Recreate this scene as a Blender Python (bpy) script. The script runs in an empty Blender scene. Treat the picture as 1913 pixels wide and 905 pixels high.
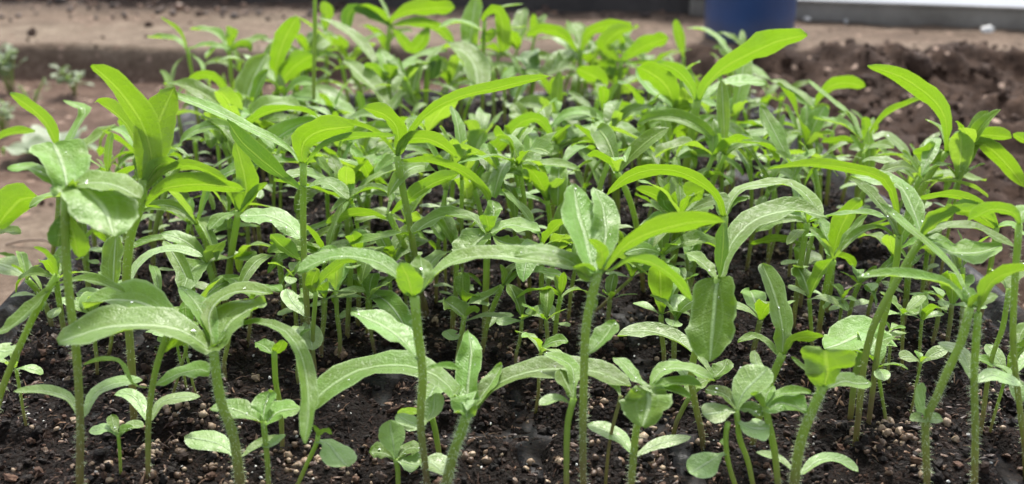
import bpy, bmesh, math, random
from mathutils import Vector, Matrix, noise, Quaternion
R = math.radians
random.seed(11)
sc = bpy.context.scene
col = sc.collection

# ---------------------------------------------------------------- camera
PITCH = R(20.0); FPX = 2050.0; CW, CH = 1913.0, 905.0
CAM = Vector((0, 0, 0.20))
cd = bpy.data.cameras.new('camera'); cam = bpy.data.objects.new('camera', cd); col.objects.link(cam)
cam.location = CAM; cam.rotation_euler = (math.pi/2 - PITCH, 0, 0)
cd.sensor_width = 36; cd.lens = FPX/CW*36; cd.clip_start = 0.01; cd.clip_end = 500
cd.dof.use_dof = True; cd.dof.focus_distance = 0.41; cd.dof.aperture_fstop = 12.5
sc.camera = cam
# ---------------------------------------------------------------- light
SUN_EL, SUN_AZ = R(56), R(12)            # the sun stands behind the tray, a little to the right (azimuth from +Y)
w = bpy.data.worlds.new('World'); sc.world = w; w.use_nodes = True
nt = w.node_tree; bg = nt.nodes['Background']
sky = nt.nodes.new('ShaderNodeTexSky'); sky.sky_type = 'NISHITA'; sky.sun_disc = False
sky.sun_elevation = SUN_EL; sky.sun_rotation = SUN_AZ; sky.air_density = 1.0; sky.dust_density = 3.0; sky.ozone_density = 0.6
hs = nt.nodes.new('ShaderNodeHueSaturation'); hs.inputs['Saturation'].default_value = .4      # a hazy white sky
nt.links.new(sky.outputs[0], hs.inputs['Color']); nt.links.new(hs.outputs[0], bg.inputs[0]); bg.inputs[1].default_value = 0.15
sl = bpy.data.lights.new('sun', 'SUN'); sl.energy = 2.3; sl.angle = R(5); sl.color = (1, .96, .90)
so = bpy.data.objects.new('sun', sl); col.objects.link(so)
sd = Vector((math.sin(SUN_AZ)*math.cos(SUN_EL), math.cos(SUN_AZ)*math.cos(SUN_EL), math.sin(SUN_EL)))
so.rotation_euler = sd.to_track_quat('Z', 'Y').to_euler(); so.location = sd*3
sc.view_settings.view_transform = 'Standard'; sc.view_settings.look = 'None'
sc.view_settings.exposure = 1.52; sc.view_settings.gamma = 1

# ---------------------------------------------------------------- pixel <-> space
CR = Vector((1, 0, 0)); CF = Vector((0, math.cos(PITCH), -math.sin(PITCH))); CU = Vector((0, math.sin(PITCH), math.cos(PITCH)))
def ray(px, py): return CF + CR*((px-CW/2)/FPX) + CU*((CH/2-py)/FPX)     # unit depth along the axis
def at_depth(px, py, d): return CAM + ray(px, py)*d
def on_z(px, py, z=0.0):
    r = ray(px, py); return CAM + r*((z-CAM.z)/r.z)
def depth_at_Y(px, py, Y): return Y/ray(px, py).y
# ---------------------------------------------------------------- object helpers
def tag(o, label=None, cat=None, group=None, kind=None):
    if label: o['label'] = label
    if cat: o['category'] = cat
    if group: o['group'] = group
    if kind: o['kind'] = kind
    return o
def empty(name, loc=(0, 0, 0)):
    o = bpy.data.objects.new(name, None); col.objects.link(o); o.location = loc; o.empty_display_size = .01; return o
class MB:
    def __init__(s): s.v = []; s.f = []; s.uv = []
    def vert(s, p, uv=(0, 0)): s.v.append(tuple(p)); s.uv.append(uv); return len(s.v)-1
    def build(s, name, mat, parent=None, smooth=True):
        me = bpy.data.meshes.new(name)
        off = parent_world(parent) if parent else Vector((0, 0, 0))
        me.from_pydata([(x-off.x, y-off.y, z-off.z) for x, y, z in s.v], [], s.f)
        ul = me.uv_layers.new(name='UVMap')
        vi = [0]*len(me.loops); me.loops.foreach_get('vertex_index', vi)
        fl = []
        for i in vi: fl += s.uv[i]
        ul.data.foreach_set('uv', fl)
        if smooth: me.polygons.foreach_set('use_smooth', [True]*len(me.polygons))
        me.materials.append(mat)
        o = bpy.data.objects.new(name, me); col.objects.link(o)
        if parent: o.parent = parent
        return o
def parent_world(o):
    p = Vector((0, 0, 0))
    while o: p += o.location; o = o.parent
    return p
def tube(mb, pts, rads, n=8, v0=0.0, v1=1.0, cap=True):
    rows = []; L = len(pts); up = None
    for i, p in enumerate(pts):
        t = (pts[min(i+1, L-1)] - pts[max(i-1, 0)]).normalized()
        if up is None:
            a = Vector((0, 1, 0)) if abs(t.y) < .8 else Vector((1, 0, 0)); up = (a - t*a.dot(t)).normalized()
        up = (up - t*up.dot(t)).normalized(); s = t.cross(up)
        rows.append([mb.vert(p + (up*math.cos(k*2*math.pi/n) + s*math.sin(k*2*math.pi/n))*rads[i], (k/n, v0+(v1-v0)*i/(L-1))) for k in range(n)])
    for a, b in zip(rows, rows[1:]):
        for k in range(n): mb.f.append((a[k], a[(k+1) % n], b[(k+1) % n], b[k]))
    if cap: mb.f.append(tuple(rows[0][::-1])); mb.f.append(tuple(rows[-1]))
ICO = None
def ico_data():
    global ICO
    if ICO is None:
        bm = bmesh.new(); bmesh.ops.create_icosphere(bm, subdivisions=1, radius=1); bm.verts.ensure_lookup_table()
        ICO = ([v.co.copy() for v in bm.verts], [tuple(v.index for v in f.verts) for f in bm.faces]); bm.free()
        bm = bmesh.new(); bmesh.ops.create_icosphere(bm, subdivisions=2, radius=1); bm.verts.ensure_lookup_table()
        ICO += ([v.co.copy() for v in bm.verts], [tuple(v.index for v in f.verts) for f in bm.faces]); bm.free()
    return ICO
def lump(mb, c, r, sq=(1, 1, 1), rough=.25, fine=False, rnd=random):
    I = ico_data(); vs, fs = (I[2], I[3]) if fine else (I[0], I[1])
    q = Quaternion((rnd.uniform(-1, 1), rnd.uniform(-1, 1), rnd.uniform(-1, 1)), rnd.uniform(0, 6.28)); sd_ = rnd.uniform(0, 100)
    b = len(mb.v); u = rnd.random()
    for v in vs:
        k = 1 + rough*2*noise.noise(v*1.3 + Vector((sd_, 0, 0)))
        p = q @ Vector((v.x*sq[0]*k, v.y*sq[1]*k, v.z*sq[2]*k)); mb.vert(c + p*r, (u, .5))
    for f in fs: mb.f.append(tuple(i+b for i in f))

# ---------------------------------------------------------------- materials
class N:
    def __init__(s, name):
        s.m = bpy.data.materials.new(name); s.m.use_nodes = True; s.t = s.m.node_tree; s.b = s.t.nodes['Principled BSDF']; s.out = s.t.nodes['Material Output']
    def n(s, typ, ins=None, **kw):
        x = s.t.nodes.new(typ)
        for k, v in kw.items(): setattr(x, k, v)
        for k, v in (ins or {}).items():
            if hasattr(v, 'links') or isinstance(v, bpy.types.NodeSocket): s.t.links.new(v, x.inputs[k])
            else: x.inputs[k].default_value = v
        return x
    def math(s, op, a, b=0.0, clamp=False): return s.n('ShaderNodeMath', {0: a, 1: b}, operation=op, use_clamp=clamp).outputs[0]
    def mix(s, f, a, b): return s.n('ShaderNodeMix', {0: f, 6: a, 7: b}, data_type='RGBA').outputs[2]
    def ramp(s, f, stops):
        r = s.n('ShaderNodeValToRGB', {0: f}); e = r.color_ramp.elements
        while len(e) > 1: e.remove(e[0])
        e[0].position, e[0].color = stops[0]
        for p, c in stops[1:]: k = e.new(p); k.color = c
        return r.outputs[0]
    def smooth(s, v, a, b, lo=0.0, hi=1.0):
        return s.n('ShaderNodeMapRange', {0: v, 1: a, 2: b, 3: lo, 4: hi}, interpolation_type='SMOOTHSTEP').outputs[0]
    def noise(s, scale, detail=3, vec=None, rough=.5):
        i = {'Scale': scale, 'Detail': detail, 'Roughness': rough}
        if vec is not None: i['Vector'] = vec
        return s.n('ShaderNodeTexNoise', i)
    def bump(s, h, strength, dist, nrm=None):
        i = {'Height': h, 'Strength': strength, 'Distance': dist}
        if nrm is not None: i['Normal'] = nrm
        return s.n('ShaderNodeBump', i).outputs[0]
    def link(s, a, b): s.t.links.new(a, b)
    def set(s, **kw):
        for k, v in kw.items():
            k = k.replace('_', ' ')
            if isinstance(v, bpy.types.NodeSocket): s.t.links.new(v, s.b.inputs[k])
            else: s.b.inputs[k].default_value = v
def rgb(r, g, b): return (r, g, b, 1)

def leaf_material(name, top, under, vein, glow, rough=.5, trans=.48, gloss=.45, sheen=.12):
    k = N(name)
    uv = k.n('ShaderNodeTexCoord').outputs['UV']; sp = k.n('ShaderNodeSeparateXYZ', {0: uv}); u, v = sp.outputs[0], sp.outputs[1]
    a = k.math('ABSOLUTE', k.math('SUBTRACT', v, .5)); a = k.math('MULTIPLY', a, 2.0)
    geo = k.n('ShaderNodeNewGeometry'); obj = k.n('ShaderNodeTexCoord').outputs['Object']; rnd = k.n('ShaderNodeObjectInfo').outputs['Random']
    mid = k.smooth(a, .03, .13, 1, 0)
    n1 = k.noise(90, 3, obj).outputs[0]; n2 = k.noise(1500, 3, obj).outputs[0]; n3 = k.noise(420, 2, obj).outputs[0]
    lat = k.math('SINE', k.math('MULTIPLY', k.math('ADD', k.math('SUBTRACT', u, k.math('MULTIPLY', a, .16)), k.math('MULTIPLY', n1, .05)), 52.0))
    latm = k.smooth(lat, .72, 1.0)
    side = k.math('ABSOLUTE', k.math('SUBTRACT', k.math('MULTIPLY', k.math('SUBTRACT', 1.0, k.math('POWER', k.math('ABSOLUTE', k.math('SUBTRACT', k.math('MULTIPLY', u, 2.0), 1.0)), 2.0)), .42), a))
    sidem = k.smooth(side, .02, .07, 1, 0)
    edge = k.smooth(a, .86, .99)
    basec = k.mix(geo.outputs['Backfacing'], top, under)
    basec = k.mix(k.smooth(n1, .35, .7), basec, k.n('ShaderNodeHueSaturation', {'Hue': .49, 'Saturation': 1.1, 'Value': .72, 'Color': basec}).outputs[0])
    tint = k.n('ShaderNodeHueSaturation', {'Hue': k.math('ADD', .487, k.math('MULTIPLY', rnd, .024)), 'Saturation': 1.0, 'Value': k.math('ADD', .8, k.math('MULTIPLY', rnd, .4)), 'Color': basec}).outputs[0]
    vm = k.math('MAXIMUM', k.math('MULTIPLY', mid, .75), k.math('MAXIMUM', k.math('MULTIPLY', latm, .05), k.math('MAXIMUM', k.math('MULTIPLY', edge, .45), k.math('MULTIPLY', sidem, .13))))
    c = k.mix(vm, tint, vein)
    c = k.mix(k.smooth(n2, .62, .8, 0, .25), c, rgb(.5, .6, .38))
    # bruises and small dark specks
    spk = k.noise(260, 2, obj).outputs[0]; c = k.mix(k.smooth(spk, .74, .8, 0, .5), c, rgb(.10, .12, .03))
    h = k.math('ADD', k.math('MULTIPLY', latm, -.12), k.math('ADD', k.math('MULTIPLY', mid, -.9), k.math('MULTIPLY', n3, .9)))
    nrm = k.bump(h, .75, .0005); nrm = k.bump(n2, .8, .0003, nrm)
    k.set(Base_Color=c, Roughness=k.smooth(n3, .3, .7, rough-.1, rough+.14), Specular_IOR_Level=gloss, Normal=nrm, Sheen_Weight=sheen, Sheen_Roughness=.4, Sheen_Tint=rgb(.85, 1, .8))
    tg = k.mix(k.math('MULTIPLY', vm, .45), glow, rgb(.36, .48, .05))
    tg = k.mix(k.smooth(n1, .35, .7, 0, .25), tg, rgb(.16, .34, .01))
    tr = k.n('ShaderNodeBsdfTranslucent', {'Color': tg, 'Normal': nrm})
    mx = k.n('ShaderNodeMixShader', {0: trans, 1: k.b.outputs[0], 2: tr.outputs[0]})
    k.link(mx.outputs[0], k.out.inputs[0]); return k.m
M = {}
M['leaf'] = leaf_material('leaf_green', rgb(.205, .345, .09), rgb(.12, .24, .02), rgb(.40, .55, .25), rgb(.145, .27, .006))
M['leaf_young'] = leaf_material('leaf_young', rgb(.215, .355, .075), rgb(.11, .23, .008), rgb(.32, .46, .12), rgb(.155, .28, .006), rough=.42)
M['leaf_pale'] = leaf_material('leaf_pale', rgb(.25, .38, .15), rgb(.17, .31, .05), rgb(.44, .56, .31), rgb(.25, .40, .02), rough=.52, trans=.44, gloss=.4, sheen=.15)
M['leaf_wet'] = leaf_material('leaf_wet', rgb(.225, .36, .12), rgb(.16, .30, .05), rgb(.42, .54, .28), rgb(.22, .36, .02), rough=.42, trans=.42, gloss=.5)
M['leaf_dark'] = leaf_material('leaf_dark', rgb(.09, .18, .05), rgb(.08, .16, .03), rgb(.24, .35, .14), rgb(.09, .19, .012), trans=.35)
M['cotyledon'] = leaf_material('cotyledon_green', rgb(.21, .34, .16), rgb(.24, .37, .12), rgb(.36, .48, .26), rgb(.25, .40, .03), rough=.34, trans=.35, sheen=.1)
M['weed_leaf'] = leaf_material('weed_leaf', rgb(.16, .22, .13), rgb(.17, .22, .12), rgb(.26, .33, .2), rgb(.22, .32, .08), trans=.25)

k = N('stem'); uv = k.n('ShaderNodeSeparateXYZ', {0: k.n('ShaderNodeTexCoord').outputs['UV']}).outputs[1]; obj = k.n('ShaderNodeTexCoord').outputs['Object']
nn = k.noise(240, 3, obj).outputs[0]
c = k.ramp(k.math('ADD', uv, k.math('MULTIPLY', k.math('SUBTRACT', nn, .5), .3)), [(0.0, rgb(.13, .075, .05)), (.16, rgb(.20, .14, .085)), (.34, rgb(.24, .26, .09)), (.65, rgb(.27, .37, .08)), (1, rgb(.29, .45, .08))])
k.set(Base_Color=c, Roughness=.4, Specular_IOR_Level=.5, Normal=k.bump(nn, .35, .0005), Subsurface_Weight=.25, Subsurface_Radius=(.4, .6, .15), Subsurface_Scale=.002)
tr = k.n('ShaderNodeBsdfTranslucent', {'Color': k.mix(.5, c, rgb(.46, .62, .05))}); mx = k.n('ShaderNodeMixShader', {0: .45, 1: k.b.outputs[0], 2: tr.outputs[0]}); k.link(mx.outputs[0], k.out.inputs[0])
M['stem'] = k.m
k = N('plant_hair'); k.set(Base_Color=rgb(.75, .82, .62), Roughness=.5)
tr = k.n('ShaderNodeBsdfTranslucent', {'Color': rgb(.8, .88, .6)}); mx = k.n('ShaderNodeMixShader', {0: .5, 1: k.b.outputs[0], 2: tr.outputs[0]}); k.link(mx.outputs[0], k.out.inputs[0]); M['hair'] = k.m
k = N('water'); k.set(Base_Color=rgb(1, 1, 1), Roughness=.02, Transmission_Weight=1.0, IOR=1.33); M['water'] = k.m

def soil_material(name, dark, mid_, light, scale, bump=.003, rough=.85, spec=.3):
    k = N(name); g = k.n('ShaderNodeNewGeometry').outputs['Position']
    a = k.noise(scale, 8, g, .65).outputs[0]; b = k.noise(scale*7, 5, g, .6).outputs[0]
    vo = k.n('ShaderNodeTexVoronoi', {'Vector': g, 'Scale': scale*5.0}); v = vo.outputs['Distance']; vc = k.n('ShaderNodeSeparateColor', {0: vo.outputs['Color']}).outputs[0]
    c = k.ramp(k.math('ADD', k.math('MULTIPLY', a, .6), k.math('MULTIPLY', b, .4)), [(.33, dark), (.52, mid_), (.72, light)])
    c = k.mix(k.math('MULTIPLY', k.smooth(vc, .82, .95), k.smooth(v, .5, .2)), c, light)
    h = k.math('ADD', k.math('MULTIPLY', a, .6), k.math('ADD', k.math('MULTIPLY', b, .5), k.math('MULTIPLY', v, -.5)))
    k.set(Base_Color=c, Roughness=k.smooth(b, .35, .65, rough-.35, rough), Specular_IOR_Level=spec, Normal=k.bump(h, .8, bump)); return k.m
M['mix'] = soil_material('potting_mix', rgb(.0025, .0015, .0012), rgb(.006, .0036, .0026), rgb(.028, .015, .010), 130, .004, 1.0, .12)
def chips(name, stops, rough=.6, spec=.4):
    k = N(name); u = k.n('ShaderNodeSeparateXYZ', {0: k.n('ShaderNodeTexCoord').outputs['UV']}).outputs[0]
    nz = k.noise(900, 4, k.n('ShaderNodeNewGeometry').outputs['Position']).outputs[0]
    c = k.ramp(u, stops); c = k.mix(k.smooth(nz, .35, .7, 0, .5), c, k.n('ShaderNodeHueSaturation', {'Value': .45, 'Color': c}).outputs[0])
    k.set(Base_Color=c, Roughness=rough, Specular_IOR_Level=spec, Normal=k.bump(nz, .6, .0006)); return k.m
M['peat'] = chips('peat_crumb', [(0, rgb(.005, .0035, .003)), (.6, rgb(.009, .0055, .004)), (.88, rgb(.032, .017, .011)), (1, rgb(.10, .055, .036))], .75, .2)
M['chip'] = chips('coir_chip', [(0, rgb(.014, .007, .0045)), (.65, rgb(.055, .026, .016)), (1, rgb(.24, .14, .085))], .55, .45)
M['pebble'] = chips('pebble_tan', [(0, rgb(.07, .04, .024)), (.5, rgb(.15, .095, .058)), (1, rgb(.32, .24, .16))], .5, .4)
M['grit'] = chips('pale_grit', [(0, rgb(.35, .33, .30)), (1, rgb(.65, .65, .62))], .35, .6)
M['clod'] = soil_material('soil_clod', rgb(.018, .010, .007), rgb(.045, .027, .019), rgb(.10, .066, .048), 60, .004, .95, .12)

k = N('black_plastic'); g = k.n('ShaderNodeNewGeometry').outputs['Position']
a = k.noise(60, 5, g).outputs[0]; b = k.noise(600, 4, g).outputs[0]
c = k.mix(k.smooth(a, .48, .62, 0, .8), rgb(.004, .004, .005), rgb(.009, .0065, .005)); c = k.mix(k.smooth(b, .55, .7), c, rgb(.022, .014, .010))
k.set(Base_Color=c, Roughness=k.smooth(a, .4, .65, .42, .85), Specular_IOR_Level=.14, Normal=k.bump(k.math('ADD', a, k.math('MULTIPLY', b, .3)), .6, .003)); M['plastic'] = k.m

# ================================================================ the setting
TR = R(3.6); TC = Vector((0.012, 0.24, 0)); CELL = .0535; NCX, NCY = 8, 12
TW, TL = CELL*NCX, CELL*NCY                                       # tray 43 x 64 cm
def tray_to_world(x, y, z=0.0):       # x across from -TW/2, y from the front edge back
    return Vector((TC.x + x*math.cos(TR) - y*math.sin(TR), TC.y + x*math.sin(TR) + y*math.cos(TR), z))
def world_to_tray(X, Y):
    dx, dy = X-TC.x, Y-TC.y
    return dx*math.cos(TR)+dy*math.sin(TR), -dx*math.sin(TR)+dy*math.cos(TR)
GZ = -0.05
def fbm(x, y, z=0, o=4):
    s = 0; a = 1
    for i in range(o): s += a*noise.noise(Vector((x, y, z+i*7.1))); x *= 2.03; y *= 2.03; a *= .5
    return s
def sstep(a, b, x):
    t = max(0, min(1, (x-a)/(b-a))); return t*t*(3-2*t)
def zones(x, y):
    """height of the ground, how freshly dug, how pale and trodden"""
    edge = 1.235 + .02*math.sin(x*5) + .018*fbm(x*7, 3.3)                      # front edge of the raised trodden path
    right = sstep(-.15, .25, x)
    e2 = edge*(1-right) + (1.17 + .035*fbm(x*9, 9.1) - .03*x)*right
    soft = .016*(1-right) + .12*right
    lip = sstep(e2-soft, e2+soft*.3, y)
    z = GZ + .036*lip
    dug = right*(1-sstep(e2-.05, e2+.03, y))*sstep(.18, .28, x + .12*fbm(x*6, y*6, 4)) if x > -.2 else 0
    bank = dug*(.022*sstep(.5, .95, y) + .012*sstep(.8, 1.1, y)*(1+fbm(x*9, y*9, 2)))
    z += bank
    z += dug*(.017*fbm(x*22, y*22, 5, 5) + .007*abs(noise.noise(Vector((x*70, y*70, 1)))))
    z += (1-dug)*(.0045*fbm(x*9, y*9, 11, 5) + .0014*fbm(x*60, y*60, 2, 3))
    far = sstep(e2+.22, e2+.36, y + .05*fbm(x*5, y*5, 21))
    z += far*(.004 + .004*fbm(x*40, y*40, 31, 3))
    pale = lip*(1-far)*(1-.3*right) + (1-lip)*(1-dug)*(.75*sstep(-.17, -.27, x)*sstep(.45, .62, y)*(1-sstep(.72, .85, y)))
    pale *= .75+.5*fbm(x*4, y*8, 17, 3)
    return z, dug, max(0, min(1, pale)), far
def build_ground():
    xs = []; x = -1.5
    while x < 1.5: xs.append(x); x += .0065 if -1.0 < x < 1.0 else .02
    ys = []; y = .05
    while y < 2.0: ys.append(y); y += .0055 if .35 < y < 1.45 else .01
    me = bpy.data.meshes.new('ground'); V = []; C = []
    for y in ys:
        for x in xs:
            z, d, p, fr = zones(x, y)
            tx, ty = world_to_tray(x, y)
            if abs(tx) < TW/2+.004 and -.01 < ty < TL+.004: z = min(z, GZ-.004)
            ff = sstep(1.2, 1.45, abs(x)) + sstep(1.85, 1.98, y) ; z -= min(1, ff)*(z-(GZ-.003)) if ff > 0 else 0
            V.append((x, y, z)); C += [d, p, fr, 1]
    nx, ny = len(xs), len(ys)
    F = [(j*nx+i, j*nx+i+1, (j+1)*nx+i+1, (j+1)*nx+i) for j in range(ny-1) for i in range(nx-1)]
    me.from_pydata(V, [], F); at = me.color_attributes.new('zone', 'FLOAT_COLOR', 'POINT'); at.data.foreach_set('color', C)
    me.polygons.foreach_set('use_smooth', [True]*len(F))
    k = N('ground_soil'); g = k.n('ShaderNodeNewGeometry').outputs['Position']
    zc = k.n('ShaderNodeSeparateColor', {0: k.n('ShaderNodeVertexColor', layer_name='zone').outputs[0]})
    a = k.noise(22, 8, g, .65).outputs[0]; b = k.noise(160, 6, g, .6).outputs[0]; d_ = k.noise(5, 4, g).outputs[0]
    brown = k.ramp(k.math('ADD', k.math('MULTIPLY', a, .6), k.math('MULTIPLY', b, .4)), [(.32, rgb(.025, .015, .010)), (.5, rgb(.07, .043, .030)), (.7, rgb(.15, .105, .078))])
    dugc = k.ramp(k.math('ADD', k.math('MULTIPLY', a, .6), k.math('MULTIPLY', b, .4)), [(.34, rgb(.011, .006, .004)), (.52, rgb(.032, .018, .0115)), (.72, rgb(.085, .053, .036))])
    palec = k.ramp(k.math('ADD', k.math('MULTIPLY', a, .6), k.math('MULTIPLY', b, .4)), [(.34, rgb(.068, .051, .036)), (.5, rgb(.125, .096, .069)), (.68, rgb(.185, .15, .112))])
    c = k.mix(zc.outputs[1], brown, palec); c = k.mix(zc.outputs[0], c, dugc)
    c = k.mix(k.math('MULTIPLY', zc.outputs[2], k.smooth(a, .3, .7, .95, .5)), c, rgb(.035, .027, .022))
    spk = k.n('ShaderNodeTexVoronoi', {'Vector': g, 'Scale': 95.0}); sp1 = k.n('ShaderNodeSeparateColor', {0: spk.outputs['Color']}).outputs[0]
    c = k.mix(k.math('MULTIPLY', k.smooth(sp1, .86, .93), k.smooth(spk.outputs['Distance'], .42, .3)), c, k.mix(zc.outputs[1], rgb(.30, .22, .17), rgb(.10, .065, .045)))
    k.set(Base_Color=c, Roughness=.93, Specular_IOR_Level=.15, Normal=k.bump(k.math('ADD', a, k.math('MULTIPLY', b, .6)), .7, .006))
    me.materials.append(k.m); o = bpy.data.objects.new('ground', me); col.objects.link(o); tag(o, 'brown bare soil with a trodden paler path', kind='structure')
    mb = MB(); s = 60
    for a_, b_ in ((-s, -s), (s, -s), (s, s), (-s, s)): mb.vert((a_, b_, GZ-.012))
    mb.f.append((0, 1, 2, 3)); fo = mb.build('ground_beyond', M['clod'], smooth=False); tag(fo, 'bare brown earth around the plot', kind='structure')
build_ground()

# ---- loose clods on the dug soil, stones and grit on the ground
rc = random.Random(5)
mb = MB()
for i in range(6000):
    x = rc.uniform(.17, 1.0); y = rc.uniform(.42, 1.22); z, d, p, fr = zones(x, y)
    tx, ty = world_to_tray(x, y)
    if abs(tx) < TW/2+.012 and ty < TL+.01: continue
    if rc.random() > d*.95+.05: continue
    r = min(.009, .0015*math.exp(rc.gauss(0, .6))*(1.25 if y > .8 else 1)); lump(mb, Vector((x, y, z + r*.3)), r, (1, rc.uniform(.7, 1), rc.uniform(.55, .9)), .3, r > .006, rc)
tag(mb.build('soil_clods', M['clod']), 'dark crumbly clods of freshly dug soil', kind='stuff')
mb = MB()
for i in range(500):
    x = rc.uniform(-.9, 1.1); y = rc.uniform(.4, 1.62); z, d, p, fr = zones(x, y); tx, ty = world_to_tray(x, y)
    if abs(tx) < TW/2+.012 and ty < TL+.01: continue
    r = .0015*math.exp(rc.gauss(0, .5)); lump(mb, Vector((x, y, z + r*.4)), r, (1, .8, .6), .3, False, rc)
tag(mb.build('ground_crumbs', M['clod']), 'small crumbs of earth scattered on the path', kind='stuff')
mb = MB()
for i in range(700):
    x = rc.uniform(-.9, 1.1); y = rc.uniform(1.42, 1.62); z, d, p, fr = zones(x, y); r = .003*math.exp(rc.gauss(0, .45)); lump(mb, Vector((x, y, z+r*.3)), r, (1, .9, .7), .3, False, rc)
tag(mb.build('gravel', M['grit'] if False else M['chip']), 'dark gravel strip along the foot of the wall', kind='stuff')

# ---- wall, plinth and barrel behind
def box(mb, x0, x1, y0, y1, z0, z1, nx=1, dz=None):
    b = len(mb.v)
    for x, y, z in ((x0, y0, z0), (x1, y0, z0), (x1, y1, z0), (x0, y1, z0), (x0, y0, z1), (x1, y0, z1), (x1, y1, z1), (x0, y1, z1)): mb.vert((x, y, z), ((x-x0)/(x1-x0+1e-9), (z-z0)/(z1-z0+1e-9)))
    mb.f += [tuple(b+i for i in f) for f in ((0, 3, 2, 1), (4, 5, 6, 7), (0, 1, 5, 4), (1, 2, 6, 5), (2, 3, 7, 6), (3, 0, 4, 7))]
def bevel(o, wd, seg=3):
    m = o.modifiers.new('bevel', 'BEVEL'); m.width = wd; m.segments = seg; return o
k = N('grey_concrete'); g = k.n('ShaderNodeNewGeometry').outputs['Position']
a = k.noise(9, 7, g, .6).outputs[0]; b = k.noise(120, 4, g).outputs[0]; zz = k.n('ShaderNodeSeparateXYZ', {0: g}).outputs[2]
c = k.ramp(a, [(.3, rgb(.10, .092, .08)), (.55, rgb(.19, .18, .16)), (.75, rgb(.28, .265, .24))])
c = k.mix(k.smooth(k.math('ADD', zz, k.math('MULTIPLY', a, .03)), -.01, .018, .85, 0), c, rgb(.06, .045, .036))
k.set(Base_Color=c, Roughness=.9, Normal=k.bump(b, .5, .004)); M['concrete'] = k.m
k = N('white_sheet'); g = k.n('ShaderNodeNewGeometry').outputs['Position']; a = k.noise(5, 5, g).outputs[0]
k.set(Base_Color=k.ramp(a, [(.3, rgb(.72, .72, .71)), (.7, rgb(.82, .82, .81))]), Roughness=.45); M['white'] = k.m
k = N('shaded_boards'); g = k.n('ShaderNodeNewGeometry').outputs['Position']; a = k.noise(14, 7, g, .7).outputs[0]
k.set(Base_Color=k.ramp(a, [(.35, rgb(.012, .010, .010)), (.6, rgb(.035, .03, .028)), (.75, rgb(.07, .06, .055))]), Roughness=.8, Normal=k.bump(a, .5, .004)); M['shaded_board'] = k.m  # near-black tones put the shade at the wall base into the board colour
PZ = GZ+.036
pA = on_z(1478, 40, PZ); pB = on_z(1913, 57, PZ)
ang = math.atan2(pB.y-pA.y, pB.x-pA.x)
wr = empty('low_wall', (pA.x, pA.y, PZ)); wr.rotation_euler.z = ang
tag(wr, 'low grey concrete kerb wall with white sheeting above it at upper right', 'wall')
def local(o_parent, mb, name, mat, bev=.002):
    me = bpy.data.meshes.new(name); me.from_pydata(mb.v, [], mb.f); me.materials.append(mat); o = bpy.data.objects.new(name, me); col.objects.link(o); o.parent = o_parent
    if bev: bevel(o, bev)
    return o
mb = MB(); box(mb, -.13, 1.6, 0, .10, -.05, .0255); local(wr, mb, 'plinth', M['concrete'], .006)
mb = MB()
for x_ in (-.13, 1.6):
    for y_, z_ in ((-.008, .0275), (.006, .0275), (.066, .102), (.056, .106)): mb.vert((x_, y_, z_))
mb.f += [(0, 4, 5, 1), (1, 5, 6, 2), (2, 6, 7, 3), (3, 7, 4, 0), (0, 1, 2, 3), (7, 6, 5, 4)]; local(wr, mb, 'white_sheet', M['white'], .002)
pC = on_z(1330, 30, PZ); pD = on_z(480, 8, PZ)
ang2 = math.atan2(pC.y-pD.y, pC.x-pD.x)
dw = empty('dark_wall', (pC.x, pC.y, PZ)); dw.rotation_euler.z = ang2
tag(dw, 'boarding coloured dark for shade along the top centre behind the seedlings', 'boarding')
for i in range(2):
    mb = MB(); box(mb, -1.9, -.005, .0+.004*(i % 2), .022+.004*(i % 2), -.03+i*.072, .039+i*.072); o = local(dw, mb, 'board', M['shaded_board'], .004)
# blue barrel
k = N('blue_plastic'); g = k.n('ShaderNodeNewGeometry').outputs['Position']; a = k.noise(18, 5, g).outputs[0]; zz = k.n('ShaderNodeSeparateXYZ', {0: g}).outputs[2]
c = k.ramp(a, [(.3, rgb(.016, .044, .13)), (.7, rgb(.026, .066, .185))]); c = k.mix(k.smooth(k.math('ADD', zz, k.math('MULTIPLY', a, .02)), .0, .03, .55, 0), c, rgb(.09, .085, .10))
k.set(Base_Color=c, Roughness=.45, Normal=k.bump(a, .2, .004)); M['blue'] = k.m
bq = on_z(1415, 84, PZ); 
mb = MB(); prof = [(0.0, 0.0), (.044, 0), (.0495, .004), (.0515, .012), (.052, .06), (.0555, .066), (.0555, .074), (.052, .08), (.0525, .15), (.056, .156), (.056, .164), (.0525, .17), (.052, .21), (.046, .222), (.044, .226), (.042, .222), (0.0, .219)]
NS = 48; rows = []
for r_, z_ in prof: rows.append([mb.vert((math.cos(j*2*math.pi/NS)*r_, math.sin(j*2*math.pi/NS)*r_, z_)) for j in range(NS)])
for a_, b_ in zip(rows, rows[1:]):
    for j in range(NS): mb.f.append((a_[j], a_[(j+1) % NS], b_[(j+1) % NS], b_[j]))
br = empty('blue_drum', (bq.x, bq.y+.052, PZ-.004)); tag(br, 'blue plastic drum standing against the wall at the top right', 'drum')
o = local(br, mb, 'drum_body', M['blue'], 0); o.data.polygons.foreach_set('use_smooth', [True]*len(o.data.polygons))
mb = MB(); tube(mb, [Vector((.015, -.01, .216)), Vector((.015, -.01, .234))], [.011, .011], 16); local(br, mb, 'cap', M['blue'], 0)

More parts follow.
